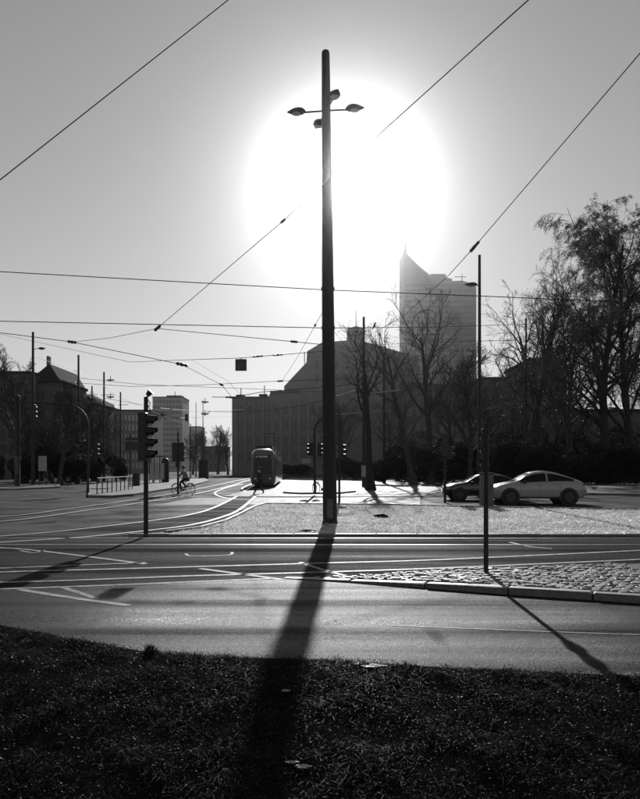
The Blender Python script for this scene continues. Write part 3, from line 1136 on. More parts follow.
RG, LG_ = 'bare trees along the far side of the road on the right', 'bare trees on the left'
t_a = tree(430, 272, 484, 11, 'bare tree with upright forked crown in front of the slanted tower', RG, fork=.36, dens=.8, fine=.8)
t_b = tree(414, 300, 485, 12, 'bare tree leaning left between the hall and the tower', RG, lean=(-.24, 0), fork=.5, dens=.55, fine=.75)
t_c = tree(524, 248, 484, 13, 'bare forked tree right of the tall mast, above the silver car', RG, fork=.42, dens=1.0, fine=1.0)
t_d = tree(541, 278, 482, 14, 'slender bare tree just right of the forked tree above the car', RG, fork=.5, dens=.6, fine=.8)
t_e = tree(606, 196, 485, 25, 'large tree with drooping twigs towering at the right edge', RG, style='weep', name='drooping_tree', bark='bark_dark', dens=1.5, leafy=130000)
t_f = tree(371, 312, 490.5, 16, 'thick dark leaning trunk with thin bare crown right of the lamp mast', RG, lean=(-.06, 0), fork=.45, dens=.5, fine=.65, bark='bark_dark')
t_g = tree(470, 345, 485, 17, 'smaller bushy bare tree directly left of the tall mast with sign post', RG, fork=.25)
t_h = tree(632, 215, 484, 28, 'second dark tree partly cut by the right edge of the view', RG, style='weep', name='drooping_tree', bark='bark_dark', dens=1.3, leafy=90000)
t_i = tree(572, 300, 483.5, 19, 'bare tree left beside the large drooping tree', RG, fork=.35, dens=.8, fine=.9)

# a row of further trees, copies of four of them
far_labels = [
    (t_a, 398, 372, 100, 'far bare tree behind the leaning one near the hall'),
    (t_c, 447, 362, 96, 'far bare tree just left of the traffic light by the dark car'),
    (t_g, 495, 366, 98, 'far bushy bare tree behind the tall mast'),
    (t_i, 512, 372, 105, 'far bare tree above the roof of the silver car'),
    (t_d, 555, 360, 97, 'far slender bare tree in front of the flat-roofed house'),
    (t_a, 585, 378, 104, 'far bare tree behind the large drooping tree'),
    (t_g, 345, 392, 130, 'far bare tree in front of the hall right of the mast'),
    (t_i, 388, 388, 120, 'far bare tree in front of the hall by the cantilever mast'),
    (t_c, 665, 340, 92, 'far bare tree at the extreme right'),
]
for src, x, ytop, Yd, lab in far_labels:
    c = copy_tree(src)
    hs = max(v.co.z for v in src.children[0].data.vertices)
    s = Z(ytop, Yd) / hs
    c.location = (X(x, Yd), Yd, -.05)
    c.scale = (s, s, s)
    c.rotation_euler = (0, 0, random.uniform(1, 5))
    c['label'] = lab
    c['group'] = 'further trees behind the road'

t_l1 = tree(18, 338, 485, 31, 'bare tree with thin top at the left edge behind the lamp mast', LG_, fork=.35)
t_l2 = tree(60, 378, 484.5, 32, 'bare tree in front of the steep-roofed house on the left', LG_, fork=.25)
t_l3 = tree(84, 392, 482, 33, 'bare tree right of the steep-roofed house on the left', LG_, fork=.25)
for src, x, ytop, Yd, lab in [
        (t_l2, 42, 402, 95, 'bare tree between the two left-hand lamp masts'),
        (t_l3, 104, 420, 110, 'bare tree in front of the dark wing of the office block'),
        (t_l2, 112, 440, 160, 'small bare tree in front of the pale-windowed office block'),
        (t_l3, 193, 432, 210, 'small far tree behind the dark kiosk box'),
        (t_l2, 206, 428, 230, 'small far tree beside the end of the tram street'),
        (t_l3, 218, 424, 215, 'small far tree left of the hall'),
        (t_l2, 228, 430, 190, 'small far tree touching the left corner of the hall'),
        (t_l3, 27, 396, 82, 'dense bare tree right beside the narrow dark column'),
        (t_l2, 73, 400, 86, 'bare tree behind the curved signal arm'),
        (t_l3, 94, 398, 92, 'bare tree over the platform railing'),
        (t_l1, 50, 392, 100, 'bare tree before the slanting roof on the left'),
        (t_l1, -25, 350, 75, 'bare tree beyond the left edge of the view')]:
    c = copy_tree(src)
    hs = max(v.co.z for v in src.children[0].data.vertices)
    s = Z(ytop, Yd) / hs
    c.location = (X(x, Yd), Yd, -.05)
    c.scale = (s, s, s)
    c.rotation_euler = (0, 0, random.uniform(1, 5))
    c['label'] = lab


def shrub_mesh(seed, w, d, h, n=9000, leaf=.07):
    r = np.random.default_rng(seed)
    lobes = 9
    lc = np.stack([r.uniform(-.4, .4, lobes) * w, r.uniform(-.35, .35, lobes) * d, r.uniform(.25, .72, lobes) * h], 1)
    lr = r.uniform(.18, .34, lobes)[:, None] * np.array([[w, d, h]]) * np.array([[.8, .9, .9]])
    k = r.integers(0, lobes, n)
    u = r.normal(0, 1, (n, 3))
    u /= np.linalg.norm(u, axis=1, keepdims=True)
    rad = r.uniform(.55, 1.08, n) ** .6
    c = lc[k] + u * lr[k] * rad[:, None]
    c[:, 2] = np.abs(c[:, 2])
    a = r.normal(0, 1, (n, 3))
    a /= np.linalg.norm(a, axis=1, keepdims=True)
    b = np.cross(a, r.normal(0, 1, (n, 3)))
    b /= np.linalg.norm(b, axis=1, keepdims=True) + 1e-9
    s = r.uniform(.5, 1.2, n)[:, None] * leaf
    V = np.stack([c - a * s, c - b * s * .6, c + a * s, c + b * s * .6], 1).reshape(-1, 3)
    Q = 4 * np.arange(n)[:, None] + np.array([[0, 1, 2, 3]])
    return V, Q


def shrub(x, ytop, Yd, wpx, seed, label, group, n=9000, leaf=.09):
    h = Z(ytop, Yd)
    w = wpx / F * Yd
    t = thing('shrub', (X(x, Yd), Yd, 0), label, 'shrub', group)
    V, Q = shrub_mesh(seed, w, min(w, 4.0), h, n, leaf)
    link(bpy.data.objects.new('foliage', raw_mesh('foliage', V, None, Q, M['evergreen'])), t)
    st = MB()
    for k in range(6):
        a = k * 1.05 + seed
        st.tube([(.1 * math.cos(a), .1 * math.sin(a), -.02), (w * .12 * math.cos(a), .4 * math.sin(a), h * .35), (w * .25 * math.cos(a), .8 * math.sin(a), h * .7)], [.04, .03, .015], 5)
    st.build('stem', M['bark_dark'], t, local=True)
    return t


sl = [(-12, 448, 76, 40, 'dark shrub beyond the left edge of the view'), (24, 455, 74, 34, 'dark shrub at the left edge under the lamp mast'),
      (52, 446, 78, 36, 'broad dark shrub under the steep-roofed house'), (76, 457, 77, 30, 'dark shrub left of the curved signal arm post'),
      (98, 448, 82, 30, 'dark shrub behind the platform railing'), (116, 452, 96, 22, 'dark shrub left of the direction signs'),
      (40, 424, 92, 44, 'tall dark evergreen behind the grey board on the left'), (72, 420, 96, 40, 'tall dark evergreen behind the curved signal arm'), (97, 432, 100, 26, 'tall dark evergreen behind the platform railing')]
for i, a in enumerate(sl):
    shrub(a[0], a[1], a[2], a[3], 40 + i, a[4], 'dark shrubs on the left')
sr = [(402, 446, 74, 60, 'dark shrub under the leaning tree by the hall'), (447, 440, 78, 60, 'dark shrub behind the traffic light by the black car'),
      (500, 436, 72, 70, 'dark shrub behind the tall mast and the black car'), (548, 440, 70, 70, 'dark shrub above the roof of the silver car'),
      (598, 438, 72, 66, 'dark shrub under the large drooping tree'), (648, 440, 70, 66, 'dark shrub at the right edge of the view'),
      (345, 455, 110, 40, 'low dark shrub behind the signal right of the lamp mast'), (300, 462, 140, 50, 'low dark shrub at the foot of the hall'),
      (520, 418, 92, 60, 'taller dark evergreen between the far trees on the right'), (575, 425, 95, 70, 'tall dark evergreen behind the large drooping tree'),
      (470, 425, 95, 60, 'tall dark evergreen below the slanted tower'), (420, 428, 100, 60, 'tall dark evergreen at the end of the hall'), (630, 420, 95, 70, 'tall dark evergreen at the right edge behind the shrub')]
for i, a in enumerate(sr):
    shrub(a[0], a[1], a[2], a[3], 60 + i, a[4], 'dark shrubs and evergreens on the right', n=13000, leaf=.12)

# hedge along the road on the right
p0, p1 = G(395, 483.5), G(720, 486)
hd = thing('hedge', (p0 + p1) / 2, 'long dark clipped hedge behind the two cars', 'hedge')
n = 30000
tt = rng.uniform(0, 1, n)
c = np.stack([p0.x + (p1.x - p0.x) * tt, p0.y + (p1.y - p0.y) * tt + rng.uniform(-.5, .5, n), rng.uniform(0, 1, n) ** .7 * 1.5 * (1 + .12 * np.sin(tt * 60))], 1)
a = rng.normal(0, 1, (n, 3)); a /= np.linalg.norm(a, axis=1, keepdims=True)
b = np.cross(a, rng.normal(0, 1, (n, 3))); b /= np.linalg.norm(b, axis=1, keepdims=True)
s = rng.uniform(.05, .11, n)[:, None]
V = np.stack([c - a * s, c - b * s * .6, c + a * s, c + b * s * .6], 1).reshape(-1, 3) - np.array(hd.location)[None, :]
link(bpy.data.objects.new('foliage', raw_mesh('foliage', V, None, 4 * np.arange(n)[:, None] + np.array([[0, 1, 2, 3]]), M['evergreen'])), hd)

# ------------------------------------------------------------------ masts, lamps and signals
def lamp_head(mb, c, d, L=.55, w=.34, h=.19):
    """drop-shaped lantern centred at c, pointing along d (horizontal)"""
    d = Vector(d).normalized()
    s = Vector((-d.y, d.x, 0))
    prof = [(-.5, .12), (-.42, .30), (-.25, .62), (-.05, .92), (.15, 1.0), (.33, .82), (.44, .5), (.5, .15)]
    vs, fs, n = [], [], 12
    for t, q in prof:
        for k in range(n):
            a = 2 * math.pi * k / n
            up = math.sin(a) * h / 2 * q * (1.25 if math.sin(a) > 0 else .8)
            vs.append(Vector(c) + d * t * L + s * math.cos(a) * w / 2 * q + Vector((0, 0, up)))
    for i in range(len(prof) - 1):
        for k in range(n):
            j = (k + 1) % n
            fs.append((i * n + k, i * n + j, i * n + n + j, i * n + n + k))
    fs.append(tuple(range(n - 1, -1, -1)))
    m = (len(prof) - 1) * n
    fs.append(tuple(range(m, m + n)))
    mb.add(vs, fs)
    return mb


base = G(330, 523, LZ)
mastY = base.y
top = P(325.6, 52.5, mastY)
main = thing('lamp_mast', base, 'tall thick lamp mast with four lanterns standing before the sun', 'lamp mast')
ax = lambda z: base.lerp(top, (z - base.z) / (top.z - base.z))
MB().tube([ax(LZ - .05), ax(1.0), ax(5), ax(10), ax(top.z - .05), ax(top.z)], [.215, .210, .190, .158, .118, .105], 14).build('pole', M['steel_dark'], main, smooth=True)
MB().lathe([(.24, 0), (.24, .04), (.215, .06), (.212, .10)], ax(LZ - .01), 16).build('base_ring', M['steel_dark'], main)
d_ = MB().bevbox((ax(.45).x + .0, ax(.45).y - .199, .50), (.17, .03, .56), .008).build('access_door', M['steel'], main)
MB().tube([ax(top.z - .01), ax(top.z + .04)], [.115, .10], 14).build('cap', M['steel_dark'], main)
# wire clamps
for z_ in (Z(289, mastY), Z(328, mastY), Z(352, mastY)):
    q = ax(z_)
    MB().lathe([(.20, -.04), (.20, .04)], q, 14).build('clamp', M['steel_dark'], main)
zl = Z(110, mastY)
q = ax(zl)
for k, (dx, dy, L, dzz) in enumerate([(-1, .12, .60, 0.0), (1, -.12, .56, 0.0), (.28, -1, .60, 0.0), (-.28, 1, .60, 0)]):
    d = Vector((dx, dy, 0)).normalized()
    c = q + d * (L + .28)
    arm = MB().tube([q + d * .08 + Vector((0, 0, -.02)), q + d * (L + .05) + Vector((0, 0, -.03))], .028, 8).build('arm', M['steel_dark'], main)
    lh_ = lamp_head(MB(), c, -d).build('lantern', M['steel_dark'], main, smooth=True)
    MB().ellipsoid((c.x, c.y, c.z - .062), (.14, .12, .03), 12, 6).build('lamp_glass', M['lampglass'], lh_, smooth=True)


def mast(x, ytop, ybase, r, label, lamp=None, group='overhead line masts', hook=None, mat='steel_dark', taper=.65):
    b = G(x, ybase)
    h = Z(ytop, b.y)
    m = thing('line_mast', b, label, 'mast', group)
    MB().tube([b + Vector((0, 0, -.03)), b + Vector((0, 0, h * .5)), b + Vector((0, 0, h))], [r, r * (1 + taper) / 2, r * taper], 10).build('pole', M[mat], m, smooth=True)
    MB().lathe([(r * 1.6, 0), (r * 1.6, .05), (r * 1.15, .08), (r * 1.1, .5)], b, 12).build('base_ring', M[mat], m)
    if lamp:
        lx_, ly_, sgn = lamp
        z = Z(ly_, b.y)
        e_ = Vector((X(lx_, b.y), b.y, z))
        st = b + Vector((0, 0, z - .1))
        MB().tube([st, st.lerp(e_, .6) + Vector((0, 0, .06)), e_], .03, 6).build('arm', M[mat], m)
        lp = lamp_head(MB(), e_, Vector((-sgn, 0, 0)), .75, .3, .22).build('lantern', M[mat], m, smooth=True)
        MB().ellipsoid((e_.x, e_.y, e_.z - .09), (.2, .11, .04), 10, 6).build('lamp_glass', M['lampglass'], lp)
    return m


m1 = mast(33, 332, 486, .17, 'leftmost tall mast with a single lantern', (42, 348.5, 1))
m2 = mast(78.5, 355, 484, .16, 'tall plain mast right of the leftmost lantern mast')
m3 = mast(92, 386, 481, .15, 'thin far mast behind the curved signal arm')
m4 = mast(104, 372, 482, .16, 'plain mast between the curved signal arm and the direction signs')
m5 = mast(120.5, 392, 480, .16, 'far mast just left of the direction signs')
m6 = mast(363.8, 317, 486.5, .17, 'tall mast behind the thick leaning trunk')
m7 = mast(384, 353, 483.5, .19, 'mast with a pale collar right of the thick leaning trunk')
m8 = mast(479.5, 255, 497.5, .12, 'tall mast with a single lantern above the silver and black cars', (471, 284.5, -1))
m9 = mast(203, 400, 478, .12, 'thin far mast beside the dark kiosk box', taper=.5)
m10 = mast(196, 402, 477, .12, 'thinnest far mast left of the dark kiosk box', taper=.5)
m11 = mast(526, 318, 484, .14, 'thin mast among the bare trees above the silver car')
# pale collars with posters on two masts
for m_, x_, yb in ((m6, 363.8, 486.5), (m7, 384, 483.5)):
    b = G(x_, yb)
    MB().lathe([(.24, .9), (.24, 2.0)], b, 14).build('collar', M['steel_light'], m_)

# cantilever arms on the masts behind the lamp mast
b6, b7 = G(363.8, 486.5), G(384, 483.5)
def arm_between(m_, pts, r, mat='steel_light'):
    MB().tube(pts, r, 6).build('cantilever', M[mat], m_)
arm_between(m6, [P(341, 388.5, b6.y), P(364, 386, b6.y), P(372, 385, b6.y)], .08)
arm_between(m6, [P(352, 395.5, b6.y), P(364, 394, b6.y), P(401, 390, b6.y)], .09)
arm_between(m6, [P(352.5, 398, b6.y), P(364, 406, b6.y), P(369, 411, b6.y)], .05, 'steel_dark')
arm_between(m7, [P(336, 414.5, b7.y), P(362, 412.5, b7.y), P(387, 410.5, b7.y)], .10)
arm_between(m7, [P(340, 414, b7.y), P(353, 398, b7.y), P(371, 411.5, b7.y)], .05, 'steel_dark')
for (m_, b_, zz, L) in ((m4, G(104, 482), 395, 10), (m5, G(120.5, 480), 405, 8), (m9, G(203, 478), 413, 7), (m3, G(92, 481), 395, 6)):
    MB().tube([P(CX + b_.x / b_.y * F - L * .3, zz, b_.y), P(CX + b_.x / b_.y * F + L, zz - .3, b_.y)], .04, 6).build('cantilever', M['steel_dark'], m_)


def signal_head(parent, c, d, nl=3, size=.3, w=.3, dep=.2, visor=.24, name='signal_head'):
    """c = centre of housing; d = horizontal direction it faces"""
    d = Vector(d).normalized()
    s = Vector((-d.y, d.x, 0))
    rz = math.atan2(d.y, d.x)
    c = Vector(c)
    hd_ = MB().bevbox((c.x, c.y, c.z), (dep, w, size * nl + .06), .02, rz).build(name, M['black'], parent)
    for k in range(nl):
        z = c.z + (k - (nl - 1) / 2) * size
        o = Vector((c.x, c.y, z)) + d * (dep / 2)
        v = MB()
        n = 10
        vs, fs = [], []
        for j in range(n + 1):
            a = -0.25 * math.pi + 1.5 * math.pi * j / n
            rad = size * .40
            ring = s * math.cos(a) * rad + Vector((0, 0, math.sin(a) * rad))
            vl = visor * (1.0 if math.sin(a) > -.2 else .55)
            for q_ in (0, 1):
                rr_ = 1.0 + .08 * q_
                vs += [o + ring * rr_, o + ring * rr_ * .97 + d * vl + Vector((0, 0, -.02))]
        for j in range(n):
            i = j * 4
            fs += [(i, i + 1, i + 5, i + 4), (i + 2, i + 6, i + 7, i + 3), (i + 1, i + 3, i + 7, i + 5)]
        v.add(vs, fs).build('visor', M['black'], hd_)
        MB().tube([o + d * .002, o + d * .02], size * .36, 12).build('lens', M['lens'], hd_)
    return hd_


# left foreground traffic light, seen in profile
b = G(146, 537)
s_ = 1 / F * b.y                                  # metres per photo pixel there
t = thing('traffic_light', b, 'tall four-lamp traffic light in profile at the left lawn corner', 'traffic light', 'traffic lights')
MB().tube([b + Vector((0, 0, -.02)), b + Vector((0, 0, 2)), b + Vector((0, 0, Z(397, b.y)))], [.058, .056, .052], 10).build('pole', M['steel_dark'], t, smooth=True)
MB().lathe([(.085, 0), (.085, .03), (.064, .05)], b, 10).build('base_ring', M['steel_dark'], t)
hc = Vector((X(144.6, b.y), b.y - .02, Z(437, b.y)))
hz_ = signal_head(t, hc + Vector((0, -.11, 0)), (1, -.12, 0), 4, .275, .26, .20, .23)
for zz in (.35, -.35):
    MB().box((b.x - .01, b.y - .05, hc.z + zz), (.05, .12, .04)).build('bracket', M['steel_dark'], t)
hn = MB().tube([(b.x, b.y, Z(397, b.y) - .03), (b.x + .06, b.y, Z(397, b.y) + .05)], .02, 6).build('siren_stalk', M['steel_dark'], t)
MB().tube([(b.x + .03, b.y, Z(395.5, b.y)), (b.x + .12, b.y, Z(391.5, b.y))], [.05, .085], 10).build('siren', M['black'], hn)
zz = Z(400, b.y)
MB().tube([(b.x + .05, b.y, zz), (b.x + .11, b.y, zz - .08), (b.x + .06, b.y, zz - .16), (b.x + .11, b.y, zz - .24), (b.x + .06, b.y, zz - .34)], .012, 5).build('cable', M['wire'], t)

# right foreground post with small head and box
b = G(486, 574, .08)
t = thing('sign_post', b, 'slim post with a narrow dark signal on the cobbled island', 'post')
MB().tube([b + Vector((0, 0, -.05)), b + Vector((0, 0, Z(424, b.y) - b.z))], [.036, .033], 10).build('pole', M['steel_dark'], t, smooth=True)
signal_head(t, (X(486.5, b.y), b.y + .08, Z(450, b.y)), (.1, 1, 0), 3, .2, .11, .07, .03)
MB().lathe([(.06, 0), (.06, .025), (.04, .04)], b, 10).build('base_ring', M['steel_dark'], t)

b = G(487.5, 508)
t = thing('utility_cabinet', b, 'grey upright cabinet at the lawn edge in front of the black car', 'cabinet')
MB().bevbox((b.x, b.y + .18, Z(474, b.y) / 2), (.54, .34, Z(474, b.y)), .02).build('case', M['steel'], t)
MB().box((b.x, b.y + .18, Z(474, b.y) + .025), (.60, .40, .05)).build('lid', M['steel_dark'], t)
MB().box((b.x + .15, b.y - .005, .9), (.03, .03, .12)).build('handle', M['black'], t)

# curved mast arm with signals, left
b = G(88, 495)
t = thing('signal_mast', b, 'signal post with a long curved arm reaching left over the road', 'signal mast')
zt = Z(405, b.y)
pts = [b + Vector((0, 0, -.02)), b + Vector((0, 0, zt - 1.3))]
for k in range(1, 7):
    a = k / 6 * math.pi / 2
    pts.append(Vector((b.x - 1.3 * (1 - math.cos(a)), b.y, zt - 1.3 + 1.3 * math.sin(a) * 1.0)))
pts += [Vector((X(45, b.y), b.y, zt + .12)), Vector((X(-10, b.y), b.y, zt + .25))]
MB().tube(pts, [.075, .07] + [.06] * 6 + [.05, .04], 10).build('pole', M['steel_dark'], t, smooth=True)
signal_head(t, (X(83.5, b.y), b.y - .05, Z(447, b.y)), (-.3, -1, 0), 3, .27, .26, .2, .2)
signal_head(t, (X(95, b.y), b.y + .05, Z(450, b.y)), (.6, 1, 0), 3, .3, .3, .2, .2)
MB().tube([(X(82, b.y), b.y, Z(449, b.y)), (X(96, b.y), b.y, Z(449, b.y))], .03, 6).build('bracket', M['steel_dark'], t)
signal_head(t, (X(33, b.y), b.y + .05, zt - .45), (.2, 1, 0), 3, .3, .3, .2, .2)

# dark trunk-like column at the extreme left
b = G(17.5, 487.5)
t = thing('advert_column', b, 'tall narrow dark column at the extreme left edge', 'column')
MB().lathe([(.26, -.02), (.26, .2), (.22, .25), (.22, Z(399, b.y)), (.25, Z(398, b.y)), (.22, Z(396, b.y)), (.05, Z(394.5, b.y))], b, 14).build('shaft', M['steel_dark'], t, smooth=True)
MB().bevbox((b.x, b.y - .24, 2.0), (.34, .05, 1.6), .01).build('poster_frame', M['sign_back'], t)
# pale board among the shrubs
b = G(42.5, 487)
t = thing('notice_board', b, 'upright grey board before the shrubs on the far left', 'sign board')
MB().span(X(38.5, b.y), X(46.5, b.y), b.y - .04, b.y + .04, Z(471, b.y), Z(456, b.y)).build('panel', M['steel_light'], t)
for x_ in (39, 46):
    MB().tube([(X(x_, b.y), b.y + .06, -.02), (X(x_, b.y), b.y + .06, Z(455.5, b.y))], .04, 6).build('post', M['steel_dark'], t)

# double signal group before the cyclist
b = G(178, 494)
t = thing('tram_signal', b, 'signal post with two tall dark backboards in front of the cyclist', 'tram signal')
MB().tube([b + Vector((0, 0, -.02)), b + Vector((0, 0, Z(432, b.y)))], [.075, .05], 8).build('pole', M['steel_dark'], t)
MB().tube([b + Vector((0, 0, Z(433, b.y))), b + Vector((0, 0, Z(427, b.y)))], [.03, .015], 6).build('antenna', M['steel_dark'], t)
for x_ in (174.6, 181.2):
    signal_head(t, (X(x_, b.y), b.y + .06, Z(452, b.y)), (.15, 1, 0), 3, .40, .36, .16, .2)
MB().tube([(X(173, b.y), b.y, Z(446, b.y)), (X(183, b.y), b.y, Z(446, b.y))], .03, 6).build('bracket', M['steel_dark'], t)
MB().bevbox((b.x, b.y - .1, Z(464.5, b.y)), (.28, .16, .36), .03).build('button_box', M['black'], t)

# direction signs and cabinet
b = G(130, 487.5)
t = thing('direction_sign', b, 'two stacked dark direction boards on a slim post behind the traffic light', 'direction sign')
MB().tube([b + Vector((0, 0, -.02)), b + Vector((0, 0, Z(434, b.y)))], .055, 8).build('post', M['steel_dark'], t)
MB().span(X(125.5, b.y), X(146, b.y), b.y - .1, b.y - .06, Z(440.3, b.y), Z(437.4, b.y)).build('board', M['black'], t)
MB().span(X(125.5, b.y), X(144, b.y), b.y - .1, b.y - .06, Z(450.5, b.y), Z(441.8, b.y)).build('board', M['black'], t)
b = G(135.5, 487.5)
t = thing('utility_cabinet', b, 'dark grey utility cabinet at the foot of the direction signs', 'cabinet')
MB().bevbox((b.x, b.y + .3, .62), (.56, .5, 1.24), .02).build('case', M['steel_dark'], t)
MB().box((b.x, b.y + .3, 1.27), (.62, .56, .05)).build('lid', M['steel_dark'], t)
# advertising pillar with rounded top
b = G(165, 483.5)
t = thing('information_pillar', b, 'dark upright pillar with a rounded top beside the shelter', 'pillar')
prof = [(-.4, 0), (.4, 0), (.4, 2.5)] + [(.4 * math.cos(a), 2.5 + .42 * math.sin(a)) for a in np.linspace(.3, math.pi - .3, 7)] + [(-.4, 2.5)]
MB().prism_xz([(b.x + x_, b.y * 0 + z_) for x_, z_ in prof], b.y, b.y + .3).build('case', M['steel_dark'], t)
MB().span(b.x - .3, b.x + .3, b.y - .03, b.y - .002, .6, 2.3).build('panel', M['glass'], t)
# tram shelter
b = G(155, 484)
t = thing('tram_shelter', b, 'low glazed shelter with a flat roof left of the dark pillar', 'shelter')
MB().span(X(146, b.y), X(163.5, b.y), b.y - .2, b.y + 1.3, Z(456.8, b.y), Z(455.8, b.y)).build('roof', M['steel_dark'], t)
for x_ in (147, 152, 157.5, 162.5):
    MB().tube([(X(x_, b.y), b.y + 1.1, 0), (X(x_, b.y), b.y + 1.1, Z(456.8, b.y))], .045, 6).build('post', M['steel_dark'], t)
for x0_, x1_ in ((147, 152), (152, 157.5), (157.5, 162.5)):
    MB().span(X(x0_, b.y) + .06, X(x1_, b.y) - .06, b.y + 1.09, b.y + 1.11, .5, 2.3).build('pane', M['glass_pale'], t)
MB().span(X(149, b.y), X(161, b.y), b.y + .5, b.y + .9, .42, .47).build('bench', M['steel'], t)
MB().span(X(151, b.y), X(152, b.y), b.y + .6, b.y + .8, 0, .42).build('bench_leg', M['steel'], t)
MB().span(X(158, b.y), X(159, b.y), b.y + .6, b.y + .8, 0, .42).build('bench_leg', M['steel'], t)
# kiosk-like dark box with slanted cap
b = G(203, 478.8)
t = thing('kiosk_box', b, 'dark square kiosk box beside the curving tram tracks', 'kiosk')
MB().bevbox((b.x, b.y + .8, 1.5), (1.5, 1.5, 3.0), .05).build('body', M['steel_dark'], t)
MB().box((b.x, b.y + .8, 3.06), (1.62, 1.62, .12)).build('roof', M['steel_dark'], t)
MB().box((b.x - .3, b.y + .8, 3.3), (.5, .5, .36)).build('vent', M['steel_dark'], t)
# hanging lamp box on thin far mast (right of high-rise)
b = G(190.5, 479)
t = thing('signal_box_mast', b, 'thin mast with a dark box at its top beside the high-rise', 'mast')
MB().tube([b, b + Vector((0, 0, Z(424, b.y)))], [.10, .07], 8).build('pole', M['steel_dark'], t)
MB().bevbox((X(186.6, b.y), b.y, Z(417.5, b.y)), (.55, .4, 1.1), .04).build('box', M['black'], t)
MB().tube([(b.x, b.y, Z(425, b.y)), (X(186.6, b.y), b.y, Z(421, b.y))], .06, 6).build('bracket', M['steel_dark'], t)

# railing on the platform
r0, r1 = G(97, 496.6), G(132, 491.0)
r0.z = r1.z = .14
t = thing('platform_railing', (r0 + r1) / 2, 'low dark railing along the tram platform on the left', 'railing')
for k in range(9):
    p = r0.lerp(r1, k / 8)
    MB().tube([p + Vector((0, 0, -.03)), p + Vector((0, 0, .95))], .035, 6).build('post', M['steel_dark'], t)
for zz in (.96,):
    MB().tube([r0 + Vector((0, 0, zz)), r1 + Vector((0, 0, zz))], .035, 6).build('rail', M['steel_dark'], t)

# signals around the lamp mast
b = G(315, 493.5, .13)
t = thing('traffic_light', b, 'hooked signal post with two heads just left of the lamp mast', 'traffic light', 'traffic lights')
zt = Z(416, b.y)
pts = [b + Vector((0, 0, -.05)), Vector((b.x - .04, b.y, zt - 1.1))]
for k in range(1, 7):
    a = k / 6 * math.pi / 2
    pts.append(Vector((b.x - .04 + .9 * (1 - math.cos(a)), b.y, zt - 1.1 + 1.1 * math.sin(a))))
pts.append(Vector((X(339, b.y), b.y, zt + .05)))
MB().tube(pts, [.085, .075] + [.06] * 6 + [.05], 8).build('pole', M['steel_dark'], t, smooth=True)
signal_head(t, (X(311, b.y), b.y - .05, Z(449.5, b.y)), (-.8, -.6, 0), 3, .25, .24, .18, .2)
signal_head(t, (X(319.5, b.y), b.y - .05, Z(450, b.y)), (.9, -.5, 0), 3, .27, .26, .18, .2)
MB().tube([(X(311, b.y), b.y, Z(449, b.y)), (X(319, b.y), b.y, Z(449, b.y))], .025, 6).build('bracket', M['steel_dark'], t)
b = G(339.3, 502)
t = thing('traffic_light', b, 'signal post with one head just right of the lamp mast', 'traffic light', 'traffic lights')
MB().tube([b + Vector((0, 0, -.02)), b + Vector((0, 0, Z(413, b.y)))], [.06, .045], 8).build('pole', M['steel_dark'], t)
signal_head(t, (X(341.3, b.y), b.y - .03, Z(451, b.y)), (.9, -.4, 0), 3, .23, .22, .16, .17)
MB().tube([b + Vector((0, 0, Z(414, b.y))), Vector((X(352, b.y), b.y, Z(413, b.y)))], .025, 6).build('arm', M['steel_light'], t)
b = G(445, 502.5)
t = thing('traffic_light', b, 'black traffic light with two heads left of the black car', 'traffic light', 'traffic lights')
MB().tube([b + Vector((0, 0, -.02)), b + Vector((0, 0, Z(433, b.y)))], [.065, .05], 8).build('pole', M['steel_dark'], t)
signal_head(t, (X(445, b.y), b.y - .08, Z(445, b.y)), (.2, 1, 0), 3, .32, .32, .2, .2)
signal_head(t, (X(449.2, b.y), b.y - .02, Z(452, b.y)), (.95, .3, 0), 2, .3, .28, .18, .2)
MB().bevbox((b.x, b.y - .08, Z(482, b.y)), (.16, .12, .25), .02).build('button_box', M['black'], t)
b = G(306, 477)
t = thing('street_sign', b, 'small white rectangular sign on a short post before the hall', 'sign')
MB().tube([b, b + Vector((0, 0, Z(459, b.y)))], .09, 8).build('post', M['steel'], t)
MB().span(X(301, b.y), X(311, b.y), b.y - .16, b.y - .1, Z(463.2, b.y), Z(458.6, b.y)).build('panel', M['steel_light'], t)

# ------------------------------------------------------------------ overhead wires
def wire(label, pts, r=.011, sag=0.0, ins=(), group='overhead wires', k=8):
    """pts: list of (x px, y px, distance); straight spans with a little sag"""
    P3 = [P(*p) for p in pts]
    out = []
    for i in range(len(P3) - 1):
        for j in range(k):
            t = j / k
            q = P3[i].lerp(P3[i + 1], t)
            q.z -= sag * 4 * t * (1 - t)
            out.append(q)
    out.append(P3[-1])
    root = thing('overhead_wire', out[0], label, 'wire', group)
    MB().tube(out, r, 5).build('cable', M['wire'], root)
    for (i, t, L, rr) in ins:
        q = P3[i].lerp(P3[i + 1], t)
        q.z -= sag * 4 * t * (1 - t)
        d = (P3[i + 1] - P3[i]).normalized()
        MB().tube([q - d * L / 2, q - d * L * .3, q - d * L * .22, q, q + d * L * .22, q + d * L * .3, q + d * L / 2], [rr * .4, rr, rr * .5, rr, rr * .5, rr, rr * .4], 8).build('insulator', M['ceramic'], root)
    return root


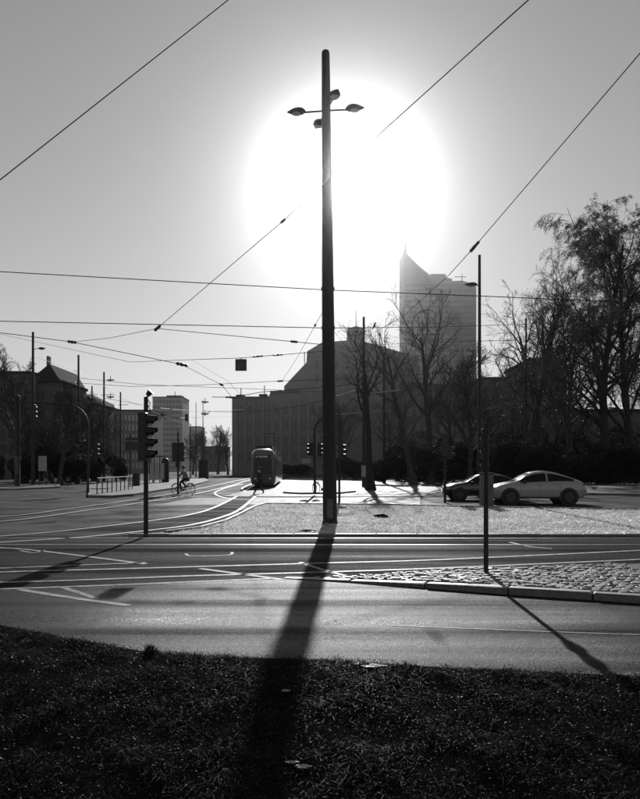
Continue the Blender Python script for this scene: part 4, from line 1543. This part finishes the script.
wire('wire crossing the upper left corner of the sky', [(-180, 322, 14), (15, 168, 16), (204, 19, 18), (430, -160, 20)], .013)
wire('long wire from the top right running down past the sun to the left', [(720, -171, 10), (507, 19, 13), (404, 112, 16), (283, 221, 21), (157, 328.5, 28)], .012, ins=[(3, .0, .25, .05), (3, .995, .55, .07)])
wire('wire from the right edge running down to the tall mast', [(800, -135, 12), (624, 72, 15), (473, 248.5, 21), (449, 275, 23), (405, 315, 34), (363.8, 338, 66)], .012, ins=[(1, 1.0, .35, .06), (1, .96, .2, .05)])
wire('upper of the two long level wires', [(-150, 263, 21.4), (15, 272.5, 21.4), (327, 290, 21.4), (480, 296, 21.4), (620, 302, 21.4), (800, 306, 21.4)], .014)
wire('lower of the two long level wires', [(-150, 318, 21.4), (15, 321.5, 21.4), (327, 328, 21.4), (440, 327, 30), (700, 318, 60)], .013)
wire('wire from the left edge bending down to the span end above the kiosk', [(-100, 322, 34), (15, 334.5, 36), (72, 342, 38), (182, 364.5, 40), (222, 385, 46), (232, 397.3, 60)], .019, ins=[(1, 1.0, .5, .1), (2, 1.0, .7, .12), (3, .98, .6, .08)])
wire('thin wire from the left masts over to the lamp mast', [(72, 342, 38), (110, 338, 33), (157, 328.5, 28), (240, 336.5, 26), (297, 342, 24), (327, 345, 21.5)], .012, ins=[(3, .95, .35, .05)])
wire('span wire carrying the small square hanging sign', [(-120, 308, 60), (60, 347, 40), (130, 362, 32), (182, 360, 26), (241, 358, 20.6), (258, 356.5, 20.6), (278, 355, 20.7), (327, 351, 21.4)], .009, ins=[(4, 1.0, .32, .03), (5, 1.0, .32, .03)])
wire('thin level wire above the hall roof', [(-120, 372, 66), (15, 379, 60), (132, 386.5, 55), (200, 385, 50), (282, 381, 45), (327, 379.5, 40), (479.5, 371, 40.5)], .017, ins=[(3, .98, .5, .07), (1, .55, .5, .07)])
wire('thin wire running left to right above the high-rise', [(78.5, 378, 53), (140, 384.5, 50), (230, 388, 50), (327, 392, 48), (384, 395, 60)], .015)
wire('drooping wire across the front of the hall', [(203, 411, 128), (226, 412, 60), (262, 411, 60), (300, 406, 58), (330, 398, 55), (363.8, 388, 66)], .02)
wire('thick short wire leading to the hall corner', [(212, 397, 60), (232, 397.3, 60), (262, 392, 60), (363.8, 384, 66)], .03, ins=[(0, .9, .8, .1)])
wire('wire from the left masts to the office block', [(33, 356, 68), (78.5, 372, 77), (104, 386, 88), (120.5, 398, 105), (203, 432, 128)], .022)
wire('faint wire between the far masts over the tram street', [(104, 398, 88), (160, 408, 95), (203, 412, 128), (250, 409, 177.9)], .025, ins=[(1, .2, .9, .1), (2, .1, .9, .1)])
wire('faint wire under it reaching towards the hall', [(120.5, 410, 105), (180, 418, 110), (240, 416, 177.9)], .025)
wire('wire through the bare crowns on the right at roof height', [(364, 345, 60), (480, 341, 38), (620, 338, 40), (800, 333, 42)], .014)
cwz = 5.42
cw = [(-4.3, 23.5), (-3.95, 30), (-4.1, 42), (-5.0, 61), (-5.6, 75), (-8.6, 150)]
wire('contact wire following the curved tracks to the tram', [(192, 359.7, 25.0)] + [(CX + x_ / y_ * F, HY - (cwz - H) / y_ * F, y_) for x_, y_ in cw[1:]], .008, k=4)
wire('steep faint wire from the lamp mast to the hall roof', [(327, 305, 21.5), (318, 320, 24), (297, 358, 34), (282, 381, 45)], .009, ins=[(1, .1, .25, .04)])
# suspended insulator groups (small hangers seen under the wires)
for i, (x, y, Yd, lab) in enumerate([(110.5, 380, 88, 'small line hanger left of the office block'), (110.5, 397, 88, 'lower small line hanger left of the office block'),
                                     (205, 402, 128, 'small line hanger above the dark kiosk box'), (205, 414, 128, 'lower small line hanger above the dark kiosk box'),
                                     (163, 415, 95, 'small line hanger in front of the high-rise')]):
    c = P(x, y, Yd)
    s = Yd / F
    hgr = thing('line_hanger', c, lab, 'line hanger', 'line hangers')
    MB().tube([c + Vector((-3.5 * s, 0, 0)), c + Vector((3.5 * s, 0, 0))], .7 * s, 6).build('bar', M['ceramic'], hgr)
    MB().tube([c + Vector((0, 0, 4 * s)), c, c + Vector((0, 0, -1.5 * s))], [.3 * s, .4 * s, 1.1 * s], 6).build('rod', M['ceramic'], hgr)
# the insulator clamp on the level wire, modelled in a pigeon's shape
c = P(374.5, 325.5, 21.4)
bd = MB().ellipsoid((c.x, c.y, c.z), (.035, .07, .055), 10, 8).solo('insulator_clamp', M['black'], c, 'small dark pigeon-shaped insulator clamp on the lower level wire right of the lamp mast', 'insulator_clamp')
MB().ellipsoid((c.x + .02, c.y - .03, c.z + .065), (.028, .03, .028), 8, 6).build('head', M['black'], bd, smooth=True)
MB().tube([(c.x - .02, c.y + .05, c.z - .02), (c.x - .05, c.y + .1, c.z - .1)], [.03, .012], 6).build('tail', M['black'], bd)
MB().tube([(c.x + .04, c.y - .04, c.z + .065), (c.x + .07, c.y - .05, c.z + .06)], [.008, .002], 5).build('beak', M['black'], bd)
# two dark clamps on the tall mast wires
# hanging square sign
c = P(241, 365, 20.6)
hs = thing('hanging_sign', c, 'small dark square sign hanging from a span wire left of the lamp mast', 'hanging sign')
MB().bevbox((c.x, c.y, c.z), (.33, .07, .34), .01).build('panel', M['sign_back'], hs)
MB().span(c.x - .013, c.x + .013, c.y - .038, c.y - .036, c.z - .06, c.z + .08).build('symbol', M['steel'], hs)
MB().span(c.x - .05, c.x + .05, c.y - .038, c.y - .036, c.z + .082, c.z + .10).build('symbol', M['steel'], hs)
for dx in (-.03, .03):
    MB().tube([(c.x + dx, c.y, c.z + .17), (c.x + dx * .3, c.y, Z(358, 20.6) + .01)], .01, 5).build('hanger', M['wire'], hs)

# ------------------------------------------------------------------ tram
tp = G(262.8, 488)
tram = thing('tram', (tp.x, tp.y, 0), 'tram with shaded front coming towards the viewer along the curved tracks', 'tram', rz=math.radians(1.9))
def tram_section(hw, zb, zt, y):
    return [(-hw * .86, y, zb), (-hw * .97, y, zb + .25), (-hw, y, 1.1), (-hw * .97, y, 2.2), (-hw * .90, y, zt - .45), (-hw * .74, y, zt - .15), (-hw * .45, y, zt),
            (hw * .45, y, zt), (hw * .74, y, zt - .15), (hw * .90, y, zt - .45), (hw * .97, y, 2.2), (hw, y, 1.1), (hw * .97, y, zb + .25), (hw * .86, y, zb)]
def tram_car(y0, y1, front):
    b = MB()
    st = []
    if front:
        st = [(.84, .40, 2.95, y0), (.98, .30, 3.25, y0 + .12), (1.08, .28, 3.38, y0 + .4), (1.15, .28, 3.45, y0 + 1.0), (1.15, .28, 3.45, y1)]
    else:
        st = [(1.15, .28, 3.45, y0), (1.15, .28, 3.45, y1)]
    secs = [tram_section(*s) for s in st]
    n = 14
    vs = [p for s in secs for p in s]
    fs = [tuple(range(n)), tuple(range((len(secs) - 1) * n + n - 1, (len(secs) - 1) * n - 1, -1))]
    for i in range(len(secs) - 1):
        for k in range(n):
            j = (k + 1) % n
            fs.append((i * n + k, i * n + n + k, i * n + n + j, i * n + j))
    b.add(vs, fs)
    return b
cars = [(0, 9.4, True), (10.0, 18.6, False), (19.2, 28.4, False)]
for i, (y0, y1, fr_) in enumerate(cars):
    body = tram_car(y0, y1, fr_).build('body', M['tram_side_lit'], tram, smooth=True, local=True)
    for sx in (-1, 1):
        yy = y0 + (1.3 if fr_ else .5)
        while yy + 1.5 < y1 - .2:
            MB().span(sx * 1.135 - .02, sx * 1.135 + .02, yy, yy + 1.4, 1.25, 2.45).build('window', M['glass'], body, local=True)
            yy += 1.6
    MB().bevbox((0, (y0 + y1) / 2, 3.58), (1.5, (y1 - y0) * .6, .28), .06).build('roof_unit', M['steel_dark'], tram, local=True)
    for yy in (y0 + 2, y1 - 2):
        for sx in (-.73, .73):
            MB().lathe([(.30, -.06), (.30, .06)], (sx, yy, .30), 14, 'x').build('wheel', M['steel_dark'], tram, local=True)
for y0 in (9.4, 18.6):
    bl = MB()
    for k in range(6):
        bl.span(-1.02 - .05 * (k % 2), 1.02 + .05 * (k % 2), y0 + k * .1, y0 + k * .1 + .098, .4, 3.2 + .05 * (k % 2))
    bl.build('bellows', M['rubber'], tram, local=True)
# front mask, windscreen, display, lamps
MB().add([(-.80, -.012, 1.20), (.80, -.012, 1.20), (.86, .07, 2.0), (.80, .05, 2.55), (-.80, .05, 2.55), (-.86, .07, 2.0)], [(0, 1, 2, 5), (5, 2, 3, 4)])
mask = MB().prism_xz([(-.83, .42), (.83, .42), (.84, 1.15), (-.84, 1.15)], -.05, .06).build('front_apron', M['tram'], tram, local=True)
ws = MB().prism_xz([(-.80, 1.18), (.80, 1.18), (.80, 2.45), (.70, 2.55), (-.70, 2.55), (-.80, 2.45)], -.035, .06).build('windscreen', M['glass'], tram, local=True)
MB().tube([(-.1, -.045, 1.2), (.35, -.05, 2.0)], .015, 5).build('wiper', M['black'], ws, local=True)
MB().prism_xz([(-.72, 2.57), (.72, 2.57), (.68, 2.90), (-.68, 2.90)], -.03, .06).build('display_box', M['black'], tram, local=True)
for x0_, x1_ in ((-.60, -.42), (-.32, -.08), (-.05, .12), (.15, .42)):
    MB().span(x0_, x1_, -.036, -.031, 2.65, 2.80).build('route_display', M['display'], tram, local=True)
for sx in (-1, 1):
    MB().lathe([(.10, -.02), (.09, .03)], (sx * .62, -.06, .82), 12, 'y').build('headlight', M['headlamp'], mask, local=True)
    MB().tube([(sx * .98, .35, 2.6), (sx * 1.32, .15, 2.45), (sx * 1.32, .12, 2.1)], .025, 5).build('mirror', M['black'], tram, local=True)
MB().bevbox((0, -.02, .36), (1.5, .16, .22), .03).build('bumper', M['black'], tram, local=True)
pan = MB().tube([(-.5, 13, 3.7), (-.5, 14.6, 4.6), (-.5, 13.1, 5.38)], .03, 5).tube([(.5, 13, 3.7), (.5, 14.6, 4.6), (.5, 13.1, 5.38)], .03, 5).tube([(-.8, 13.1, 5.39), (.8, 13.1, 5.39)], .03, 5)
pan.build('pantograph', M['steel_dark'], tram, local=True)

# ------------------------------------------------------------------ cars
def car(name, label, loc, rz, L, W, Ht, paint, prof, gh):
    """prof: (u from the front, top z / Ht); gh: (u start, u end) of the glasshouse"""
    t = thing(name, loc, label, 'car', 'cars standing on the far road', rz)
    us = np.linspace(0, 1, 49)
    zt = np.interp(us, [p[0] for p in prof], [p[1] for p in prof]) * Ht
    zt = np.convolve(np.pad(zt, 2, mode='edge'), [.1, .2, .4, .2, .1], 'valid')
    hw = W / 2 * np.interp(us, [0, .015, .05, .14, .35, .75, .9, .97, 1], [.62, .76, .88, .97, 1, 1, .96, .88, .74])
    zb = np.interp(us, [0, .06, .94, 1], [.24, .17, .19, .28]) * Ht
    belt_line = np.interp(us, [0, .25, .5, .8, 1], [.55, .635, .655, .69, .66]) * Ht
    secs = []
    for i, u in enumerate(us):
        x = L / 2 - u * L
        belt = min(belt_line[i], zt[i] - .045)
        g = np.clip((zt[i] - belt - .06) / (.25 * Ht), 0, 1)
        rw = hw[i] * (.90 - .20 * g)
        zr = zt[i] - .035 - .03 * g
        half = [(0, zb[i]), (hw[i] * .86, zb[i]), (hw[i] * .97, zb[i] + .09), (hw[i], .42 * Ht), (hw[i] * .985, belt - .05), (hw[i] * .955, belt), (rw, zr), (rw * .82, zt[i] - .008), (0, zt[i] + .012)]
        sec = [(x, yv, zv) for yv, zv in half] + [(x, -yv, zv) for yv, zv in half[-2:0:-1]]
        secs.append(sec)
    n = len(secs[0])
    b = MB()
    fs = [tuple(range(n)), tuple(range(48 * n + n - 1, 48 * n - 1, -1))]
    for i in range(48):
        for k in range(n):
            j = (k + 1) % n
            fs.append((i * n + k, i * n + n + k, i * n + n + j, i * n + j))
    b.add([p for s in secs for p in s], fs)
    body = b.build('body', M[paint], t, smooth=True, local=True)
    # side windows between belt (5) and roof edge (6)
    i0, i1 = int(gh[0] * 48), int(gh[1] * 48)
    cuts = [i0, int(i0 + (i1 - i0) * .50), i1]
    for sgn in (1, -1):
        for c_ in range(2):
            a_, b__ = cuts[c_] + (1 if c_ else 0), cuts[c_ + 1]
            w_ = MB()
            lo, hi = [], []
            for i in range(a_, b__ + 1):
                A, B = Vector(secs[i][5]), Vector(secs[i][6])
                ht = (B - A).length
                if ht < .05:
                    continue
                off = Vector((0, .012, .004))
                l_ = A.lerp(B, .08) + off
                h_ = A.lerp(B, .90) + off
                lo.append((l_.x, l_.y * sgn, l_.z))
                hi.append((h_.x, h_.y * sgn, h_.z))
            m = len(lo)
            w_.add(lo + hi, [(i, i + 1, m + i + 1, m + i) for i in range(m - 1)])
            if m > 1: w_.build('side_window', M['car_glass'], body, local=True)
        # door seams and handles
        for u in (.30, .52, .72):
            i = int(u * 48)
            A = secs[i]
            sm = MB().tube([(A[2][0], (A[2][1] + .002) * sgn, A[2][2] + .06), (A[3][0], (A[3][1] + .002) * sgn, A[3][2]), (A[4][0], (A[4][1] + .002) * sgn, A[4][2])], .006, 4)
            sm.build('door_seam', M['black'], body, local=True)
        for u in (.48, .68):
            A = secs[int(u * 48)]
            MB().box((A[4][0], (A[4][1] + .012) * sgn, A[4][2] - .05), (.16, .03, .025)).build('door_handle', M[paint], body, local=True)
        A = secs[int((gh[0] + .04) * 48)]
        MB().ellipsoid((A[5][0], (A[5][1] + .09) * sgn, A[5][2] + .04), (.09, .10, .065), 10, 6).build('mirror', M['black'], t, smooth=True, local=True)
        A = secs[2]
        MB().ellipsoid((A[4][0] - .05, A[4][1] * .93 * sgn, A[4][2] - .04), (.15, .10, .055), 10, 6).build('headlight', M['headlamp'], t, smooth=True, local=True)
        A = secs[46]
        MB().ellipsoid((A[4][0] + .02, A[4][1] * .92 * sgn, A[4][2] - .02), (.15, .09, .05), 10, 6).build('taillight', M['tail'], t, smooth=True, local=True)
        # sill
        MB().box((0, (W / 2 * .955) * sgn, .21 * Ht), (L * .52, .06, .09)).build('sill', M['black'], t, local=True)
        for u in (.185, .80):
            x = L / 2 - u * L
            r = .225 * Ht
            MB().lathe([(r * 1.20, 0), (r * 1.22, .012), (r * 1.12, .02)], (x, (W / 2 - .015) * sgn if sgn > 0 else -(W / 2 - .015) - .02, r * 1.03), 20, 'y').build('wheel_arch', M['black'], t, local=True)
            wy = (W / 2 - .09) * sgn
            wl = MB().lathe([(r * .62, -.11), (r * .93, -.11), (r, -.07), (r, .07), (r * .93, .13), (r * .62, .125)], (x, wy, r), 24, 'y').build('wheel', M['rubber'], t, smooth=True, local=True)
            rim = MB().lathe([(r * .60, wy + .135 * sgn - .01), (r * .60, wy + .135 * sgn + .01)], (x, 0, r), 20, 'y')
            for k in range(5):
                a_ = k * 2 * math.pi / 5
                rim.tube([(x, wy + .15 * sgn, r), (x + r * .58 * math.cos(a_), wy + .15 * sgn, r + r * .58 * math.sin(a_))], .028, 5)
            rim.build('rim', M['rim'], wl, local=True)
    # windscreen and rear window
    for (ia, ib) in ((i0 - 3, i0 + 6), (i1 - 5, i1 + 3)):
        w_ = MB()
        lo, hi = [], []
        for i in range(ia, ib):
            A = Vector(secs[i][7]) + Vector((0, 0, .012))
            lo.append((A.x, A.y * .95, A.z)); hi.append((A.x, -A.y * .95, A.z))
        m = len(lo)
        mid = [(p[0], 0, p[2] + .018) for p in lo]
        w_.add(lo + mid + hi, [(i, i + 1, m + i + 1, m + i) for i in range(m - 1)] + [(m + i, m + i + 1, 2 * m + i + 1, 2 * m + i) for i in range(m - 1)])
        w_.build('windscreen' if ia < 24 else 'rear_window', M['car_glass'], body, local=True)
    return t


p = G(541.5, 504.6)
car('parked_car', 'silver coupe-backed car seen from the side on the right', (p.x, p.y + .9, -.012), math.radians(180 - 3), 4.35, 1.82, 1.58, 'car_white',
    [(0, .46), (.02, .54), (.10, .61), (.26, .70), (.36, .88), (.44, .965), (.54, 1.0), (.66, .965), (.80, .84), (.90, .735), (.955, .70), (.985, .62), (1, .5)], (.30, .86))
p = G(487, 500.8)
car('parked_car', 'black car half hidden behind the silver car', (p.x, p.y + .9, -.012), math.radians(180 - 2), 4.3, 1.78, 1.42, 'car_black',
    [(0, .45), (.02, .54), (.10, .62), (.27, .70), (.38, .90), (.46, .98), (.56, 1.0), (.72, .96), (.84, .80), (.92, .74), (.97, .70), (1, .52)], (.31, .86))

# ------------------------------------------------------------------ bicycles and people
def bicycle(name, label, loc, rz, group=None, roll=0):
    t = thing(name, loc, label, 'bicycle', group, rz)
    t.rotation_euler = (roll, 0, rz)
    R = .345
    for x in (-.53, .55):
        wpts = [(x + R * math.cos(a), 0, R + R * math.sin(a)) for a in np.linspace(0, 2 * math.pi, 25)]
        wh = MB().tube(wpts, .02, 6).build('wheel', M['rubber'], t, local=True)
        sp = MB()
        for k in range(14):
            a = k * 2 * math.pi / 14
            sp.tube([(x, 0, R), (x + R * .97 * math.cos(a), 0, R + R * .97 * math.sin(a))], .003, 3)
        sp.build('spokes', M['steel'], wh, local=True)
        MB().lathe([(.03, -.05), (.03, .05)], (x, 0, R), 10, 'y').build('hub', M['steel'], wh, local=True)
        MB().tube([(x + (R + .035) * math.cos(a), 0, R + (R + .035) * math.sin(a)) for a in np.linspace(.15 * math.pi, .85 * math.pi, 9)], .022, 5).build('mudguard', M['black'], t, local=True)
    fr_ = MB()
    bb, st, hd_, rear, front = (-.05, 0, .30), (-.20, 0, .82), (.36, 0, .86), (-.53, 0, R), (.55, 0, R)
    fr_.tube([bb, st], .018, 6).tube([st, hd_], .018, 6).tube([bb, (.40, 0, .74)], .02, 6).tube([st, rear], .012, 6).tube([bb, rear], .014, 6).tube([(.34, 0, .92), (.42, 0, .66), front], .016, 6)
    fr_.build('frame', M['steel_dark'], t, local=True)
    MB().tube([(.34, 0, .9), (.31, 0, 1.03)], .014, 6).tube([(.16, -.28, 1.06), (.30, -.2, 1.05), (.33, 0, 1.03), (.30, .2, 1.05), (.16, .28, 1.06)], .014, 6).build('handlebar', M['steel'], t, local=True)
    MB().tube([st, (-.23, 0, .95)], .014, 6).ellipsoid((-.26, 0, .97), (.14, .07, .035), 10, 6).build('saddle', M['black'], t, local=True)
    MB().tube([(-.05, .09, .30), (-.05 + .10, .09, .17)], .012, 5).tube([(-.05, -.09, .30), (-.05 - .10, -.09, .43)], .012, 5).lathe([(.09, .05), (.09, .06)], (-.05, 0, .30), 14, 'y').build('crank', M['steel'], t, local=True)
    MB().span(-.78, -.36, -.07, .07, .74, .76).tube([(-.72, .06, .75), rear], .008, 4).tube([(-.72, -.06, .75), rear], .008, 4).build('carrier', M['steel_dark'], t, local=True)
    return t


def skin_mesh(name, verts, edges, radii, mat, parent, root=0, sub=1):
    me = bpy.data.meshes.new(name)
    me.from_pydata([tuple(v) for v in verts], edges, [])
    o = bpy.data.objects.new(name, me)
    link(o, parent)
    sk = o.modifiers.new('skin', 'SKIN')
    sk.use_smooth_shade = True
    lay = me.skin_vertices[0] if len(me.skin_vertices) else None
    if lay is None:
        bm = bmesh.new(); bm.from_mesh(me); bm.verts.layers.skin.verify(); bm.to_mesh(me); bm.free()
        lay = me.skin_vertices[0]
    for i, r in enumerate(radii):
        rr_ = r if hasattr(r, '__len__') else (r, r)
        lay.data[i].radius = rr_
        lay.data[i].use_root = (i == root)
    sb = o.modifiers.new('subsurf', 'SUBSURF')
    sb.levels = sub
    sb.render_levels = sub
    me.materials.append(mat)
    return o


def person(label, loc, rz, pose, coat, legs, hair='hair'):
    """joints given in metres, x forward, y left; one continuous body with clothing shells as children"""
    t = thing('person', loc, label, 'person', None, rz)
    J = pose
    names = list(J.keys())
    idx_ = {k: i for i, k in enumerate(names)}
    E = [('pelvis', 'waist'), ('waist', 'chest'), ('chest', 'neck'), ('neck', 'skull'), ('skull', 'crown')]
    R = {'pelvis': (.15, .11), 'waist': (.125, .10), 'chest': (.155, .115), 'neck': (.055, .055), 'skull': (.082, .095), 'crown': (.06, .07)}
    for s in 'lr':
        E += [('chest', 'sh_' + s), ('sh_' + s, 'el_' + s), ('el_' + s, 'wr_' + s), ('wr_' + s, 'ha_' + s), ('pelvis', 'hip_' + s), ('hip_' + s, 'kn_' + s), ('kn_' + s, 'an_' + s), ('an_' + s, 'toe_' + s)]
        R.update({'sh_' + s: .065, 'el_' + s: .048, 'wr_' + s: .034, 'ha_' + s: .036, 'hip_' + s: .09, 'kn_' + s: .062, 'an_' + s: .045, 'toe_' + s: .04})
    body = skin_mesh('body', [J[k] for k in names], [(idx_[a], idx_[b]) for a, b in E], [R[k] for k in names], M['skin'], t, idx_['pelvis'])
    # jacket
    up = ['pelvis', 'waist', 'chest'] + [p + s for s in 'lr' for p in ('sh_', 'el_', 'wr_')]
    e2 = [(a, b) for a, b in E if a in up and b in up]
    g = {'pelvis': (.185, .15), 'waist': (.17, .135), 'chest': (.185, .145), 'sh_': .085, 'el_': .068, 'wr_': .05}
    skin_mesh('jacket', [J[k] for k in up], [(up.index(a), up.index(b)) for a, b in e2], [g.get(k, g.get(k[:3])) for k in up], M[coat], t, 0)
    lo = ['pelvis'] + [p + s for s in 'lr' for p in ('hip_', 'kn_', 'an_')]
    e3 = [(a, b) for a, b in E if a in lo and b in lo]
    g = {'pelvis': (.16, .13), 'hip_': .105, 'kn_': .08, 'an_': .06}
    skin_mesh('trousers', [J[k] for k in lo], [(lo.index(a), lo.index(b)) for a, b in e3], [g.get(k, g.get(k[:-1])) for k in lo], M[legs], t, 0)
    for s in 'lr':
        skin_mesh('shoe', [J['an_' + s], J['toe_' + s]], [(0, 1)], [.055, .048], M['black'], t, 0)
    c = Vector(J['skull']).lerp(Vector(J['crown']), .55)
    MB().ellipsoid((c.x - .025, c.y, c.z + .02), (.10, .092, .115), 12, 8).build('hair', M[hair], t, smooth=True, local=True)
    nz = Vector(J['skull'])
    MB().ellipsoid((nz.x + .095, nz.y, nz.z + .0), (.02, .014, .025), 8, 6).build('nose', M['skin'], body, smooth=True, local=True)
    return t


cp = G(183.3, 494.8)
crz = math.radians(180 - 22)
bk = bicycle('bicycle', 'city bicycle being ridden across the tram tracks on the left', (cp.x, cp.y, .003), crz, 'bicycles')
ride = {'pelvis': (-.25, 0, 1.04), 'waist': (-.18, 0, 1.22), 'chest': (-.08, 0, 1.42), 'neck': (-.02, 0, 1.57), 'skull': (.03, 0, 1.68), 'crown': (.01, 0, 1.79)}
for s, sy in (('l', 1), ('r', -1)):
    ride.update({'sh_' + s: (-.06, .19 * sy, 1.45), 'el_' + s: (.10, .26 * sy, 1.22), 'wr_' + s: (.21, .26 * sy, 1.09), 'ha_' + s: (.27, .24 * sy, 1.075)})
ride.update({'hip_l': (-.22, .10, .99), 'kn_l': (.17, .12, .78), 'an_l': (.06, .12, .25), 'toe_l': (.18, .12, .20), 'hip_r': (-.22, -.10, .99), 'kn_r': (.24, -.12, .92), 'an_r': (-.12, -.12, .52), 'toe_r': (.0, -.12, .46)})
person('cyclist in a grey jacket riding left past the signal post', (cp.x, cp.y, .003), crz, ride, 'jacket', 'trousers')

walk = {'pelvis': (0, 0, .92), 'waist': (0, 0, 1.10), 'chest': (.02, 0, 1.32), 'neck': (.03, 0, 1.49), 'skull': (.05, 0, 1.60), 'crown': (.04, 0, 1.71),
        'sh_l': (.02, .19, 1.38), 'el_l': (-.10, .23, 1.12), 'wr_l': (-.03, .24, .90), 'ha_l': (.02, .24, .81), 'sh_r': (.02, -.19, 1.38), 'el_r': (.06, -.23, 1.11), 'wr_r': (.20, -.23, .94), 'ha_r': (.26, -.22, .87),
        'hip_l': (0, .10, .88), 'kn_l': (.20, .10, .50), 'an_l': (.30, .10, .09), 'toe_l': (.45, .10, .05), 'hip_r': (0, -.10, .88), 'kn_r': (.02, -.10, .48), 'an_r': (-.28, -.10, .14), 'toe_r': (-.17, -.10, .04)}
wp = G(259.5, 494)
person('pedestrian in a dark coat crossing the tracks before the tram', (wp.x, wp.y, 0), math.radians(150), walk, 'coat', 'trousers')

bp_ = G(322, 494.4, .13)
bicycle('bicycle', 'bicycle parked on the small island behind the lamp mast', (bp_.x, bp_.y - .12, .13), math.radians(130), 'bicycles')
# dark clump on the lawn and a stone
p = G(382, 517, LZ)
lump((p.x, p.y, LZ + .02), (.2, .12, .06), 5, amp=.6).solo('molehill', M['soil'], p, 'small dark heap of soil on the sunlit lawn right of the mast', 'molehill')
p = G(308, 531, LZ)
lump((p.x, p.y, LZ + .01), (.22, .04, .02), 6, amp=.6).solo('molehill', M['soil'], p, 'flat dark streak of soil on the lawn left of the mast base', 'molehill')

# ------------------------------------------------------------------ haze: the air that fades the far buildings and glows round the sun
hz = MB().span(-1100, 1100, -340, 1300, -3.0, 152).build('haze', M['wire'])
tag(hz, 'thin bright winter haze filling the air over the square', 'haze', kind='stuff')
m = bpy.data.materials.new('haze')
m.use_nodes = True
nt = m.node_tree
nt.nodes.clear()
o_ = nt.nodes.new('ShaderNodeOutputMaterial')
v_ = nt.nodes.new('ShaderNodeVolumePrincipled')
v_.inputs['Color'].default_value = (.95, .95, .95, 1)
v_.inputs['Density'].default_value = HAZE_DENSITY
v_.inputs['Anisotropy'].default_value = HAZE_ANISO
nt.links.new(v_.outputs[0], o_.inputs['Volume'])
hz.data.materials.clear()
hz.data.materials.append(m)
